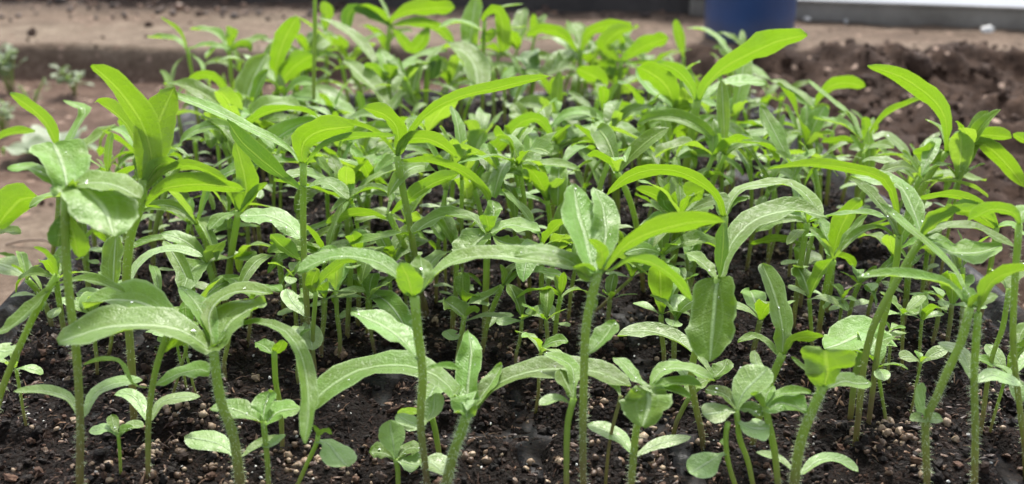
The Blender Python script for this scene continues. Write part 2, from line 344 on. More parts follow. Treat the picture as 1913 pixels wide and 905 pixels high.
# ================================================================ the tray
def rib(x, y):     # distance to the nearest cell opening edge: 1 on the ribs, 0 inside the cells
    fx = abs((x/CELL) % 1 - .5)*CELL; fy = abs((y/CELL) % 1 - .5)*CELL
    h = CELL/2 - .0052; r = .009
    qx, qy = max(fx-h+r, 0), max(fy-h+r, 0); d = math.hypot(qx, qy)-r
    return sstep(-.0035, .0012, d)
def tray_soil_h(x, y):
    wx, wy = x*19, y*19
    rb = rib(x + TW/2, y)
    n_ = fbm(wx, wy, 3, 3)
    return .0012 + .0032*(1-rb)*(1+.6*n_) + .0030*fbm(x*90, y*90, 6, 3)*.6 + .0016*noise.noise(Vector((x*330, y*330, 2))) - .0032*rb*(.15+.85*sstep(.0, .5, fbm(x*14, y*14, 44, 2)))
trayo = empty('seedling_tray', (TC.x, TC.y, 0)); trayo.rotation_euler.z = TR
tag(trayo, 'black plastic cell tray filled with dark potting mix, full of green seedlings', 'tray')
mb = MB(); st = CELL/14
nx, ny = 14*NCX, 14*NCY
for j in range(ny+1):
    for i in range(nx+1):
        x, y = i*st, j*st; rb = rib(x, y); mb.vert((x-TW/2, y, -.03 + .0295*rb + .0007*noise.noise(Vector((x*50, y*50, 0)))*rb))
for j in range(ny):
    for i in range(nx): mb.f.append((j*(nx+1)+i, j*(nx+1)+i+1, (j+1)*(nx+1)+i+1, (j+1)*(nx+1)+i))
o = local(trayo, mb, 'cell_grid', M['plastic'], 0); o.data.polygons.foreach_set('use_smooth', [True]*len(mb.f))
# rolled rim and side walls, swept round the edge
mb = MB(); prof = [(-.003, -.0006), (.001, .0008), (.004, .0062), (.0075, .0085), (.0115, .0075), (.0145, .003), (.0150, -.004), (.0135, -.0045), (.0110, .001), (.008, .001), (.0055, -.012), (.004, -.0525)]
def ring(off):
    x, yl, r = TW/2+off, TL+off, .012+max(off, 0); P = []
    for cx_, cy_, a0 in ((x-r, -off+r, -90), (x-r, yl-r, 0), (-x+r, yl-r, 90), (-x+r, -off+r, 180)):
        for q in range(7): P.append((cx_+r*math.cos(R(a0+15*q)), cy_+r*math.sin(R(a0+15*q))))
    out = []                                                        # subdivide the long sides
    for i, p in enumerate(P):
        out.append(p); q = P[(i+1) % len(P)]; L = math.hypot(q[0]-p[0], q[1]-p[1])
        if L > .05:
            for s in range(1, 24): out.append((p[0]+(q[0]-p[0])*s/24, p[1]+(q[1]-p[1])*s/24))
    return out
rows = []
for off, z in prof:
    rows.append([mb.vert((p[0] + .002*noise.noise(Vector((p[0]*12, p[1]*12, 3))), p[1], z + .0028*noise.noise(Vector((p[0]*14, p[1]*14, 1))))) for p in ring(off)])
for a_, b_ in zip(rows, rows[1:]):
    n_ = len(a_)
    for j in range(n_): mb.f.append((a_[j], a_[(j+1) % n_], b_[(j+1) % n_], b_[j]))
o = local(trayo, mb, 'rim', M['plastic'], 0); o.data.polygons.foreach_set('use_smooth', [True]*len(mb.f))

# potting mix filling the cells
mb = MB(); st = .0021; nx, ny = int(TW/st), int(TL/st)
for j in range(ny+1):
    for i in range(nx+1):
        x, y = -TW/2 + TW*i/nx, TL*j/ny; mb.vert(tray_to_world(x, y, tray_soil_h(x, y)))
for j in range(ny):
    for i in range(nx): mb.f.append((j*(nx+1)+i, j*(nx+1)+i+1, (j+1)*(nx+1)+i+1, (j+1)*(nx+1)+i))
tag(mb.build('potting_mix', M['mix']), 'dark peaty potting mix filling the cells of the black tray', kind='stuff')
def scatter(name, mat, n, size, sig, sq, label, seed, rough=.35, ymax=TL, big_fine=.0016, kind='stuff', rbmax=.8, patch=None):
    rr = random.Random(seed); mb = MB()
    for i in range(n):
        y = ymax*rr.random()**1.35; x = rr.uniform(-TW/2+.003, TW/2-.003)
        if rib(x+TW/2, y) > rbmax and rr.random() < .3: continue
        if patch and fbm(x*30, y*30, 77, 2) < patch: continue
        r = min(size*math.exp(rr.gauss(0, sig)), .0021); p = tray_to_world(x, y, tray_soil_h(x, y) + r*rr.uniform(.1, .6))
        lump(mb, p, r, tuple(s*rr.uniform(.8, 1.2) for s in sq), rough, r > big_fine, rr)
    tag(mb.build(name, mat, smooth=False), label, kind=kind)
scatter('peat_crumbs', M['peat'], 24000, .0008, .5, (1, .8, .7), 'dark crumbs of peat lying on the potting mix', 1)
scatter('coir_chips', M['chip'], 16000, .0007, .42, (1.7, .6, .4), 'reddish brown coir chips and fibres on the potting mix', 2, patch=-.12)
scatter('pale_grains', M['pebble'], 2600, .0009, .4, (1, .8, .75), 'tan grains scattered over the potting mix', 3, patch=-.05)
scatter('white_grit', M['grit'], 1300, .0005, .35, (1, .8, .6), 'tiny pale glinting grit on the potting mix', 4)
# fibres
rr = random.Random(8); mb = MB()
for i in range(5200):
    y = TL*.7*rr.random()**1.2; x = rr.uniform(-TW/2+.003, TW/2-.003); p = tray_to_world(x, y, tray_soil_h(x, y)+.0006); a_ = rr.uniform(0, 6.28); L = rr.uniform(.0015, .0055); el = rr.uniform(-.15, .5)
    d_ = Vector((math.cos(a_)*math.cos(el), math.sin(a_)*math.cos(el), math.sin(el)))*L; r_ = rr.uniform(.00012, .0003)
    s_ = d_.cross(Vector((0, 0, 1))).normalized()*r_; m_ = p + d_*.5 + Vector((0, 0, L*.12)); b_ = len(mb.v); u = rr.random()
    for q in (p-s_, p+s_, p+Vector((0, 0, r_*1.6)), m_-s_, m_+s_, m_+Vector((0, 0, r_*1.6)), p+d_): mb.vert(q, (u, .5))
    mb.f += [tuple(b_+t for t in f) for f in ((0, 1, 4, 3), (1, 2, 5, 4), (2, 0, 3, 5), (3, 4, 6), (4, 5, 6), (5, 3, 6))]
tag(mb.build('fibres', M['chip'], smooth=False), 'short brown coir fibres lying on the potting mix', kind='stuff')
rr = random.Random(31); mb = MB()
for px, py, sx, sy, n in ((375, 870, 60, 30, 95), (335, 765, 40, 22, 45), (270, 850, 40, 30, 40), (1650, 822, 45, 18, 60), (1180, 880, 70, 22, 50), (560, 880, 60, 25, 50), (880, 870, 120, 30, 50), (500, 520, 30, 40, 40), (1300, 780, 60, 30, 35), (1120, 720, 120, 60, 50)):
    for _ in range(int(n*.85)):
        p = on_z(rr.gauss(px, sx), rr.gauss(py, sy), .002); tx, ty = world_to_tray(p.x, p.y)
        if abs(tx) > TW/2-.003 or ty < 0: continue
        r = min(.0019, .00095*math.exp(rr.gauss(0, .35))); p.z = tray_soil_h(tx, ty) + r*.35; lump(mb, p, r, (1, rr.uniform(.7, 1), rr.uniform(.6, .9)), .25, r > .0012, rr)
tag(mb.build('tan_grit', M['pebble'], smooth=True), 'patches of tan grit lying on the potting mix', kind='stuff')
# the larger pebbles, each a thing
pm = []
for s in range(6):
    mb = MB(); lump(mb, Vector((0, 0, 0)), 1.0, (1, .82, .68), .25, True, random.Random(40+s)); me_o = mb.build('pebble', M['pebble']); pm.append(me_o)
PEB = [(350,757,11),(395,800,20),(330,748,9),(340,690,9),(322,832,12),(300,850,12),(268,800,11),(205,900,17),(280,862,17),(368,886,13),(398,877,14),(350,905,12),(173,868,7),(106,803,11),(490,905,12),(540,862,12),(700,862,13),(722,832,7),(640,742,7),(552,810,10),(552,872,13),(650,886,8),(678,720,7),(815,645,8),(890,795,9),(942,818,7),(990,757,13),(1010,732,10),(1112,856,14),(1221,853,12),(1278,773,12),(1180,600,12),(1193,655,8),(1322,828,9),(1340,888,12),(1602,843,14),(1658,810,17),(1649,830,13),(1673,827,9),(1630,780,10),(1519,850,10),(1755,840,9),(1681,672,9),(1617,687,10),(1835,755,9),(1873,801,12),(1757,757,9),(1510,745,9),(1850,756,8),(1560,740,7),(508,513,10),(490,548,9),(515,480,8),(500,600,9),(930,590,9),(1030,715,8),(350,470,9),(470,585,9),(1250,768,8),(1705,770,8),(60,800,9),(25,880,9),(440,880,10)]
PL = ['tan pebble on the dark potting mix', 'small brown pebble on the potting mix', 'pale cream pebble on the dark soil']
used = set(); rr = random.Random(21)
def place_word(x, y):
    h = 'far left' if x < 240 else 'left' if x < 560 else 'left of centre' if x < 860 else 'centre' if x < 1120 else 'right of centre' if x < 1420 else 'right' if x < 1700 else 'far right'
    v = 'front' if y > 830 else 'near front' if y > 760 else 'middle' if y > 640 else 'back'
    return h, v
PEBO = []
for i, (x, y, s) in enumerate(PEB):
    o = pm[i] if i < 6 else pm[i % 6].copy()
    if i >= 6: col.objects.link(o)
    p = on_z(x, y, .003); tx, ty = world_to_tray(p.x, p.y)
    if abs(tx) < TW/2-.002: p.z = tray_soil_h(tx, ty)
    p = on_z(x, y, p.z+.0008); d = (p-CAM).length; r = s*.5*d/FPX
    o.location = p + Vector((0, 0, r*.28)); o.scale = (r, r*rr.uniform(.85, 1.1), r*rr.uniform(.8, 1.1)); o.rotation_euler = (rr.uniform(-.4, .4), rr.uniform(-.4, .4), rr.uniform(0, 6.28))
    tag(o, None, 'pebble', 'pebbles on the potting mix'); PEBO.append((o, p.copy(), s))
# ================================================================ seedlings
PROF = {
 'lance': [(0, .2), (.08, .24), (.2, .48), (.38, .86), (.55, 1), (.72, .97), (.86, .74), (.95, .42), (1, .05)],
 'strap': [(0, .3), (.12, .45), (.3, .8), (.5, .97), (.7, 1), (.86, .88), (.95, .58), (1, .06)],
 'broad': [(0, .28), (.1, .5), (.28, .88), (.45, 1), (.62, .97), (.8, .76), (.93, .42), (1, .04)],
 'tongue': [(0, .55), (.06, .86), (.2, .95), (.45, 1), (.68, .97), (.84, .8), (.94, .5), (1, .06)],
 'round': [(0, .16), (.14, .2), (.3, .5), (.48, .87), (.66, 1), (.82, .9), (.93, .62), (1, .08)],
 'blunt': [(0, .22), (.2, .45), (.45, .78), (.7, .98), (.86, 1), (.95, .8), (1, .25)],
}
TS = [0, .04, .1, .17, .25, .33, .41, .49, .57, .65, .73, .8, .86, .91, .95, .98, 1.0]
def prof_at(p, t):
    for (a, x), (b, y) in zip(p, p[1:]):
        if t <= b:
            s = (t-a)/(b-a); s = s*s*(3-2*s)*.35 + s*.65; return x + (y-x)*s
    return p[-1][1]
def catmull(pts, n=60):
    P = [Vector(p) for p in pts]
    if len(P) == 2: P = [P[0], (P[0]+P[1])*.5, P[1]]
    Q = [P[0]*2-P[1]] + P + [P[-1]*2-P[-2]]; out = []
    for i in range(1, len(Q)-2):
        for s in range(12):
            t = s/12; a, b, c, d = Q[i-1], Q[i], Q[i+1], Q[i+2]
            out.append(.5*((2*b) + (c-a)*t + (2*a-5*b+4*c-d)*t*t + (3*b-a-3*c+d)*t**3))
    out.append(P[-1]); return out
def resample(pts, ts):
    L = [0]
    for a, b in zip(pts, pts[1:]): L.append(L[-1] + (b-a).length)
    out = []; j = 0
    for t in ts:
        s = t*L[-1]
        while j < len(L)-2 and L[j+1] < s: j += 1
        f = (s-L[j])/max(L[j+1]-L[j], 1e-12); out.append(pts[j].lerp(pts[j+1], min(max(f, 0), 1)))
    return out, L[-1]
VS = [-1, -.72, -.4, -.12, .12, .4, .72, 1]
def blade(mb, P, S, Nn, W, prof, fold, wav, seed, jag=.03):
    """P centre points, S side vectors, Nn upper-side normals"""
    rows = []; n = len(P)
    for i in range(n):
        hw = W*.5*prof_at(prof, TS[i]); row = []
        for v in VS:
            e = 1 + (jag*noise.noise(Vector((TS[i]*31, v*2, seed))) + (jag*.9 if i % 2 else -jag*.6) if abs(v) == 1 and 2 < i < n-2 else 0)
            off = fold*abs(v)**1.5*hw - .10*hw*max(0, 1-abs(v)/.3) + wav*W*(abs(v)**2)*noise.noise(Vector((TS[i]*4.5, v*.8, seed)))
            off += .05*hw*noise.noise(Vector((TS[i]*9, v*3, seed+9)))
            row.append(mb.vert(P[i] + S[i]*(hw*v*e) + Nn[i]*off, (TS[i], (v+1)/2)))
        rows.append(row)
    for a, b in zip(rows, rows[1:]):
        for q in range(len(VS)-1): mb.f.append((a[q], a[q+1], b[q+1], b[q]))
def drops_on(leaf, P, S, Nn, W, prof, rr, num, r0=.00022):
    mb = MB(); I = ico_data()
    for _ in range((num+2)//3):
        i = rr.randrange(3, len(P)-2); v = rr.uniform(-.7, .7); c = P[i] + S[i]*(W*.5*prof_at(prof, TS[i])*v) + Nn[i]*.0001
        r = r0*math.exp(rr.gauss(0, .4)); b = len(mb.v)
        for q in I[2]: p = c + (S[i]*q.x + S[i].cross(Nn[i])*q.y*1.15 + Nn[i]*q.z*.7)*r; mb.vert(p)
        for f in I[3]: mb.f.append(tuple(b+t for t in f))
    o = mb.build('water_drops', M['water'], leaf); tag(o, kind='stuff')

rl = random.Random(77)
def px_leaf(root, stem_px, pts, w, face, prof='lance', mat=None, kk=None, name='leaf', drops=0, curl=None):
    """a leaf whose midrib follows measured image points, raised into space with depth of its own"""
    # join on the stem
    p0 = pts[0]; best = min(stem_px, key=lambda s: (s[0]-p0[0])**2+(s[1]-p0[1])**2); gap = math.hypot(best[0]-p0[0], best[1]-p0[1]); d0 = best[2]
    pts = [Vector((x, y)) for x, y in pts]
    lead = 0
    if gap > 3: pts = [Vector(best[:2])] + pts
    c2 = catmull(pts); q2, Lp = resample(c2, TS)
    n0 = (CU*.78 - CF*.62) if face == 't' else (CU*.62 + CF*.78)
    if curl: n0 = (n0 + CR*curl).normalized()
    n0.normalize(); d = d0; P = []; nF = n0.dot(CF)
    for i, q in enumerate(q2):
        if i:
            dp = q - q2[i-1]; p3 = CR*dp.x - CU*dp.y; k_ = -(p3.dot(n0))/nF
            lim = p3.length*1.0; k_ = max(-lim, min(lim, k_*.72))
            if kk is not None: k_ = kk*p3.length
            d += k_*d/FPX
        P.append(at_depth(q.x, q.y, d))
    S = []; NN = []
    for i in range(len(P)):
        T = (P[min(i+1, len(P)-1)]-P[max(i-1, 0)]).normalized(); q = q2[min(i+1, len(P)-1)]-q2[max(i-1, 0)]
        perp = (CR*q.y + CU*q.x).normalized()
        if perp.dot(CU) < 0: perp = -perp
        n = n0*.75 + perp*.35; n = (n - T*n.dot(T))
        if n.length < .05: n = n0.copy()
        n.normalize(); s = n.cross(T).normalized()
        if face == 't' and n.dot(CF) > -.15: n = (n - CF*.4); n = (n-T*n.dot(T)).normalized(); s = n.cross(T).normalized()
        S.append(s); NN.append(n)
    app = 0
    for i in range(4, 13):
        q = (q2[i+1]-q2[i-1]); pr = (CR*q.y + CU*q.x).normalized(); app += abs(S[i].dot(pr))
    app = max(app/9, .42); W = w*(.80 if name == 'leaf' and d0 > .44 else .92)*d0/FPX/app; W = min(W, .026)
    if mat is None: mat = 'leaf_pale' if face == 't' and rl.random() < .45 else 'leaf_young' if face == 'u' else 'leaf'
    mb = MB(); fold = rl.uniform(.05, .3) if name != 'cotyledon' else rl.uniform(-.1, .15)
    if W*d0 and w < 18: fold += .25
    sd_ = rl.uniform(0, 500); blade(mb, P, S, NN, W, PROF[prof], fold, .22 if name != 'cotyledon' else .06, sd_, .035 if name != 'cotyledon' else .008)
    o = mb.build(name, M[mat], root)
    if drops: drops_on(o, P, S, NN, W, PROF[prof], rl, drops)
    return o
def hairs(pts, rads, root, stem, n, L=.0015):
    mb = MB(); n = int(n*1.5)
    for _ in range(n):
        t = rl.random()**.8*.97+.02; f = t*(len(pts)-1); i = int(f); p = pts[i].lerp(pts[min(i+1, len(pts)-1)], f-i); r = rads[i]; T = (pts[min(i+1, len(pts)-1)]-pts[i]).normalized() if i < len(pts)-1 else (pts[-1]-pts[-2]).normalized()
        a = rl.uniform(0, 6.283); u = T.orthogonal().normalized(); v = T.cross(u); o_ = (u*math.cos(a)+v*math.sin(a)); l = L*rl.uniform(.5, 1.3); s = (-u*math.sin(a)+v*math.cos(a))*.00008
        c = p + o_*r*.95; tip = c + (o_ + T*rl.uniform(-.4, .3)).normalized()*l; b = len(mb.v)
        for q in (c-s, c+s, c+T*.00008, tip): mb.vert(q)
        mb.f += [(b, b+1, b+3), (b+1, b+2, b+3), (b+2, b, b+3)]
    o = mb.build('stem_hair', M['hair'], stem, smooth=False); tag(o, kind='stuff'); return o
def make_stem(root, P3, r0, r1, hairy=0, v1=1.0):
    pts = catmull([tuple(p) for p in P3]); pts = resample(pts, [i/16 for i in range(17)])[0]
    nz = rl.uniform(0, 99); rads = [(r0+(r1-r0)*(i/16)**.8)*(1+.08*noise.noise(Vector((i*.9, nz, 0)))) for i in range(17)]
    mb = MB(); tube(mb, pts, rads, 9, 0, v1); o = mb.build('stem', M['stem'], root)
    if hairy: hairs(pts, rads, root, o, hairy)
    return o
PL_INFO = []
def plant(label, short, stem, sw, leaves=(), cots=(), hairy=0, base_on=None, grp='seedlings growing in the tray', bw=.8, v1=1.0):
    bx, by = stem[0]
    g = on_z(bx, by, .003); Y = g.y
    dc = catmull([(x, y) for x, y in stem]); st2 = resample(dc, [i/30 for i in range(31)])[0]
    spx = [(q.x, q.y, depth_at_Y(q.x, q.y, Y)) for q in st2]
    P3 = [at_depth(*s) for s in spx[::3]]; P3[0].z -= .004
    root = empty('seedling', (g.x, g.y, g.z)); tag(root, label, 'seedling', grp)
    PL_INFO.append((root, short, g.copy()))
    r1 = sw*.37*spx[-1][2]/FPX
    make_stem(root, P3, r1*bw, r1, hairy, v1)
    # the little growing tip
    top = P3[-1]; mb = MB()
    for s in (-1, 1):
        pts_ = [top + Vector((s*r1*.3*t, r1*.4*t*s, r1*1.1*t + .0)) for t in [q/16 for q in range(17)]]
        pts_ = [p + Vector((0, 0, -.0004)) for p in pts_]; S = [Vector((.3, .95*s, 0)).normalized()]*17; Nn = [Vector((-s, .3, .2)).normalized()]*17
        blade(mb, pts_, S, Nn, r1*1.0, PROF['lance'], .5, .1, rl.random()*99)
    mb.build('bud', M['leaf_young'], root)
    for L in leaves: 
        px_leaf(root, spx, L[0], L[1], L[2], *(L[3:4] or ['lance']), **(L[4] if len(L) > 4 else {}))
    for L in cots: px_leaf(root, spx, L[0], L[1], L[2], L[3] if len(L) > 3 else 'round', mat='cotyledon', name='cotyledon', **(L[4] if len(L) > 4 else {}))
    return root
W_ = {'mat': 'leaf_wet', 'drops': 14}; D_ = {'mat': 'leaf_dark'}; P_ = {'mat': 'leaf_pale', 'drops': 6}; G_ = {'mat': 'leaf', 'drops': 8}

#---- front row, left to right
plant('tall seedling at far left with a large pale drooping leaf and thick hairy stem', 'the tall far left seedling',
 [(147, 930), (150, 800), (142, 650), (130, 560), (122, 450), (122, 365)], 22,
 [([(122, 365), (104, 338), (75, 320), (45, 312), (14, 316)], 24, 't', 'lance', P_),
  ([(124, 335), (116, 300), (100, 268)], 92, 't', 'blunt', P_),
  ([(122, 345), (160, 352), (196, 388), (214, 442)], 92, 't', 'broad', W_),
  ([(128, 350), (170, 340), (215, 345), (262, 370)], 40, 't', 'lance', P_),
  ([(118, 400), (112, 430), (108, 462)], 40, 'u', 'round', D_), ([(124, 395), (136, 430), (147, 482)], 46, 'u', 'round')],
 [([(145, 776), (128, 745), (85, 731), (25, 732)], 16, 't', 'lance'), ([(160, 776), (176, 738), (210, 718), (266, 710)], 26, 't', 'lance')], hairy=260, bw=.95)
plant('seedling leaning left with one hairy rounded leaf low at its side, left edge', 'the leaning seedling at the left edge',
 [(-25, 880), (0, 740), (53, 611), (85, 550), (106, 515)], 18,
 [([(106, 515), (100, 495), (85, 475), (62, 462)], 14, 'u'), ([(110, 530), (140, 524), (177, 526), (233, 547)], 15, 't'),
  ([(92, 540), (60, 575), (20, 610), (-15, 625)], 26, 't')], [([(30, 650), (10, 655), (-12, 650)], 30, 't')], hairy=100)
plant('slim seedling beside the tall far left one, two pairs of small curved seed leaves', 'the slim seedling at left',
 [(277, 905), (277, 797), (284, 726), (298, 665), (318, 612)], 17,
 [([(322, 608), (300, 582), (255, 562), (200, 560), (158, 577)], 46, 't', 'lance', P_), ([(300, 660), (330, 640), (350, 612)], 22, 'u'),
  ([(292, 718), (330, 700), (370, 690), (392, 696)], 26, 't', 'lance')],
 [([(272, 782), (258, 750), (238, 735), (214, 738)], 22, 't', 'lance'), ([(284, 782), (300, 752), (335, 742), (374, 741)], 20, 't', 'lance'),
  ([(248, 718), (225, 678), (190, 672), (155, 682)], 12, 'u', 'lance')], hairy=60)
plant('tiny front left seedling with short blunt leaves', 'the tiny front left seedling',
 [(226, 893), (224, 850), (221, 812)], 9, [([(221, 812), (214, 800), (208, 775)], 20, 't', 'round', G_), ([(222, 812), (238, 804), (250, 800)], 16, 't', 'broad', G_)],
 [([(219, 815), (200, 800), (166, 806)], 18, 't'), ([(225, 815), (245, 795), (268, 798)], 16, 't')])
plant('front hairy seedling whose long broad leaf reaches far to the left', 'the front left hairy seedling',
 [(452, 930), (436, 815), (414, 755), (403, 691), (398, 648)], 24,
 [([(392, 652), (352, 622), (300, 606), (230, 606), (165, 618), (108, 640)], 54, 't', 'strap', dict(W_, kk=-.22)),
  ([(410, 640), (440, 612), (485, 603), (532, 618), (562, 660), (575, 720), (576, 775), (568, 828)], 27, 't', 'strap', G_),
  ([(402, 645), (388, 605), (368, 568), (336, 534)], 36, 't', 'lance', G_),
  ([(398, 640), (390, 592), (408, 560), (450, 543), (510, 549)], 36, 't', 'lance', P_),
  ([(408, 645), (425, 605), (455, 582), (498, 566)], 60, 't', 'broad', W_),
  ([(402, 650), (412, 635), (422, 618)], 30, 't', 'broad', G_)],
 [([(444, 862), (425, 838), (392, 822), (345, 816)], 34, 't', 'round', {'drops': 3}), ([(455, 852), (482, 832), (528, 816)], 15, 't', 'lance')], hairy=380, bw=1.15)
plant('small seedling with rounded cupped top leaf right of the front hairy seedling', 'the cupped front seedling',
 [(502, 930), (500, 870), (495, 815), (492, 788)], 15,
 [([(492, 790), (493, 765), (503, 732)], 46, 't', 'round', W_), ([(486, 788), (470, 778), (430, 762), (392, 764)], 30, 't', 'lance', W_), ([(497, 790), (520, 768), (562, 762)], 34, 't', 'broad', P_)],
 [([(489, 832), (505, 832), (533, 812)], 14, 't', 'lance')], hairy=40)
plant('plain stemmed seedling with a little open cup of leaves at its top', 'the little cup topped seedling',
 [(528, 850), (524, 765), (515, 715), (512, 655)], 15, [([(510, 662), (495, 648), (478, 640)], 22, 't', 'broad'), ([(514, 662), (524, 648), (530, 636)], 24, 'u', 'broad')], [])
plant('front seedling bent right holding one drooping oval seed leaf', 'the bent front seedling',
 [(550, 920), (572, 870), (590, 832), (594, 815)], 12, [([(594, 815), (606, 806), (620, 812)], 12, 'u'), ([(592, 815), (590, 803), (583, 795)], 12, 'u')],
 [([(596, 824), (614, 830), (636, 856), (650, 872)], 50, 't', 'round')])
plant('little front seedling like a four leaf cross with one round upright leaf', 'the little cross shaped seedling',
 [(744, 915), (743, 880), (739, 858)], 14, [([(738, 858), (716, 846), (690, 846)], 24, 't', 'lance', G_), ([(742, 858), (762, 838), (791, 838)], 22, 't', 'lance', G_)],
 [([(738, 855), (735, 825), (729, 785)], 52, 't', 'round', {'kk': .15}), ([(742, 860), (762, 864), (786, 868)], 30, 't', 'round')])
plant('very hairy curved front seedling with two huge arching leaves like a moustache', 'the arching front centre seedling',
 [(828, 935), (845, 855), (861, 811), (872, 775)], 25,
 [([(868, 765), (840, 722), (808, 697), (765, 682), (720, 681), (668, 690), (625, 714), (592, 742), (568, 772)], 46, 't', 'strap', G_),
  ([(884, 760), (905, 733), (945, 708), (1000, 692), (1060, 688), (1110, 693), (1150, 708), (1178, 722)], 38, 't', 'strap', G_),
  ([(873, 770), (872, 735), (876, 690), (880, 650), (875, 618)], 54, 't', 'tongue', W_),
  ([(874, 745), (872, 762), (872, 782)], 46, 't', 'broad', dict(W_, kk=-.6)),
  ([(888, 755), (912, 722), (938, 680)], 30, 't', 'broad', P_), ([(870, 768), (852, 745), (860, 720)], 14, 't', 'lance')],
 [([(838, 893), (818, 872), (795, 855)], 42, 't', 'round')], hairy=420, bw=1.1)
plant('seedling behind the arching one with a diagonal leaf and a long leaf pair', 'the long leaved centre seedling',
 [(800, 930), (792, 850), (785, 790), (790, 700), (782, 640), (774, 555)], 26,
 [([(765, 545), (735, 507), (700, 487), (650, 478), (605, 484), (556, 508)], 30, 't', 'strap', G_),
  ([(788, 545), (822, 503), (868, 482), (930, 477), (985, 484), (1040, 492), (1088, 505)], 34, 't', 'lance', P_),
  ([(770, 550), (764, 522), (748, 492)], 46, 'u', 'broad'), ([(776, 548), (790, 515), (785, 478)], 50, 't', 'broad', G_),
  ([(780, 668), (752, 634), (712, 605), (656, 583)], 46, 't', 'lance', W_), ([(796, 690), (830, 686), (858, 690)], 10, 't', 'lance')],
 [([(792, 800), (770, 790), (740, 775)], 22, 't'), ([(794, 790), (808, 770), (812, 735)], 42, 't')], hairy=260, bw=.6)
plant('slender stem beside the arching front seedling with a broad bluish seed leaf', 'the slender centre stem',
 [(822, 860), (812, 800), (803, 770)], 16, [], [([(803, 772), (800, 745), (816, 712)], 46, 't'), ([(800, 775), (775, 768), (742, 772)], 20, 'u'), ([(802, 780), (780, 792), (752, 790)], 22, 't')])
plant('twin stemmed looking tall seedling with crumpled wet upright leaf and bright right leaf', 'the tall centre seedling with the crumpled leaf',
 [(1090, 930), (1089, 800), (1091, 700), (1095, 610), (1105, 560), (1118, 505)], 24,
 [([(1128, 510), (1165, 460), (1210, 436), (1265, 420), (1310, 413), (1355, 416)], 42, 'u', 'lance'),
  ([(1110, 505), (1098, 450), (1082, 395), (1072, 345)], 90, 't', 'broad', W_),
  ([(1118, 500), (1130, 445), (1128, 390), (1108, 350)], 55, 't', 'broad', W_),
  ([(1122, 510), (1124, 470), (1098, 444)], 22, 'u', 'lance'), ([(1100, 520), (1088, 505), (1070, 500)], 30, 'u', 'broad'),
  ([(1140, 508), (1180, 484), (1225, 495), (1262, 522), (1292, 562)], 22, 'u', 'lance', {'mat': 'leaf'}),
  ([(1100, 515), (1060, 485), (1010, 470), (960, 478)], 30, 't', 'lance', G_),
  ([(1098, 660), (1120, 640), (1150, 600)], 34, 't', 'lance', G_)], [], hairy=300, bw=.7)
plant('leafy little stem pressed against the tall centre seedling, stubby leaves', 'the stubby centre stem',
 [(1058, 930), (1060, 800), (1072, 745)], 17, [([(1072, 745), (1058, 715), (1045, 690)], 34, 't', 'lance'), ([(1070, 690), (1045, 670), (1015, 660)], 24, 't', 'lance', P_)], [([(1066, 755), (1040, 745), (1007, 757)], 16, 't')])
plant('front seedling with one big round hairy leaf hanging toward the viewer', 'the round leaved front seedling',
 [(1177, 935), (1184, 850), (1190, 797), (1210, 728)], 19,
 [([(1210, 722), (1212, 742), (1208, 768), (1200, 797)], 92, 't', 'broad', dict(W_, kk=-.55)),
  ([(1206, 722), (1180, 697), (1165, 680), (1145, 668)], 24, 't', 'lance', W_), ([(1216, 720), (1238, 692), (1285, 690), (1335, 712)], 26, 't', 'lance', P_),
  ([(1222, 722), (1265, 716), (1312, 722)], 16, 't', 'lance'), ([(1222, 725), (1255, 730), (1290, 743)], 14, 't', 'lance')],
 [([(1180, 845), (1150, 812), (1097, 793)], 28, 't', 'lance', {'drops': 3}), ([(1190, 850), (1232, 828), (1291, 816)], 18, 't', 'lance')], hairy=120, bw=1.0)
plant('thin pinkish stem leaning right just behind the round leaved front seedling', 'the thin pink stem',
 [(1130, 915), (1140, 820), (1160, 740)], 10, [], [([(1160, 742), (1150, 720), (1130, 700)], 20, 't')], v1=.3)
plant('seedling with a large hairy tongue shaped leaf hanging straight down, right of centre', 'the tongue leaved seedling',
 [(1318, 835), (1300, 760), (1292, 690), (1318, 600), (1342, 520)], 20,
 [([(1340, 518), (1336, 545), (1332, 590), (1328, 640), (1326, 676)], 84, 't', 'tongue', dict(G_, kk=-.45)),
  ([(1350, 512), (1362, 462), (1395, 420), (1440, 398), (1490, 392), (1548, 406)], 46, 't', 'lance', {'mat': 'leaf'}),
  ([(1344, 515), (1350, 465), (1352, 415)], 30, 'u', 'lance', D_), ([(1335, 515), (1310, 490), (1280, 472)], 26, 't', 'lance', P_)], [], hairy=80)
plant('seedling under the tongue leaf with a thin bright leaf pointing left', 'the seedling under the tongue leaf',
 [(1258, 800), (1290, 740), (1330, 705)], 14, [([(1330, 702), (1300, 662), (1260, 632), (1205, 617), (1153, 627)], 28, 't', 'lance', W_), ([(1332, 705), (1350, 690), (1358, 670)], 30, 't', 'broad', G_), ([(1330, 706), (1300, 720), (1285, 735)], 22, 't')], [([(1300, 730), (1275, 690), (1250, 670)], 26, 't')])
plant('crowded front right seedling with four rounded leaves in a rosette', 'the rosette seedling at front right',
 [(1412, 935), (1398, 865), (1382, 820), (1376, 768)], 15,
 [([(1376, 765), (1355, 738), (1318, 727)], 24, 't', 'lance', G_), ([(1380, 765), (1402, 765), (1424, 778)], 24, 't', 'lance', G_)],
 [([(1378, 760), (1392, 728), (1434, 686)], 54, 't', 'round', {'kk': .2}), ([(1374, 768), (1350, 768), (1313, 774)], 34, 't', 'round', {'drops': 3}), ([(1378, 785), (1402, 798), (1438, 800)], 36, 't')])
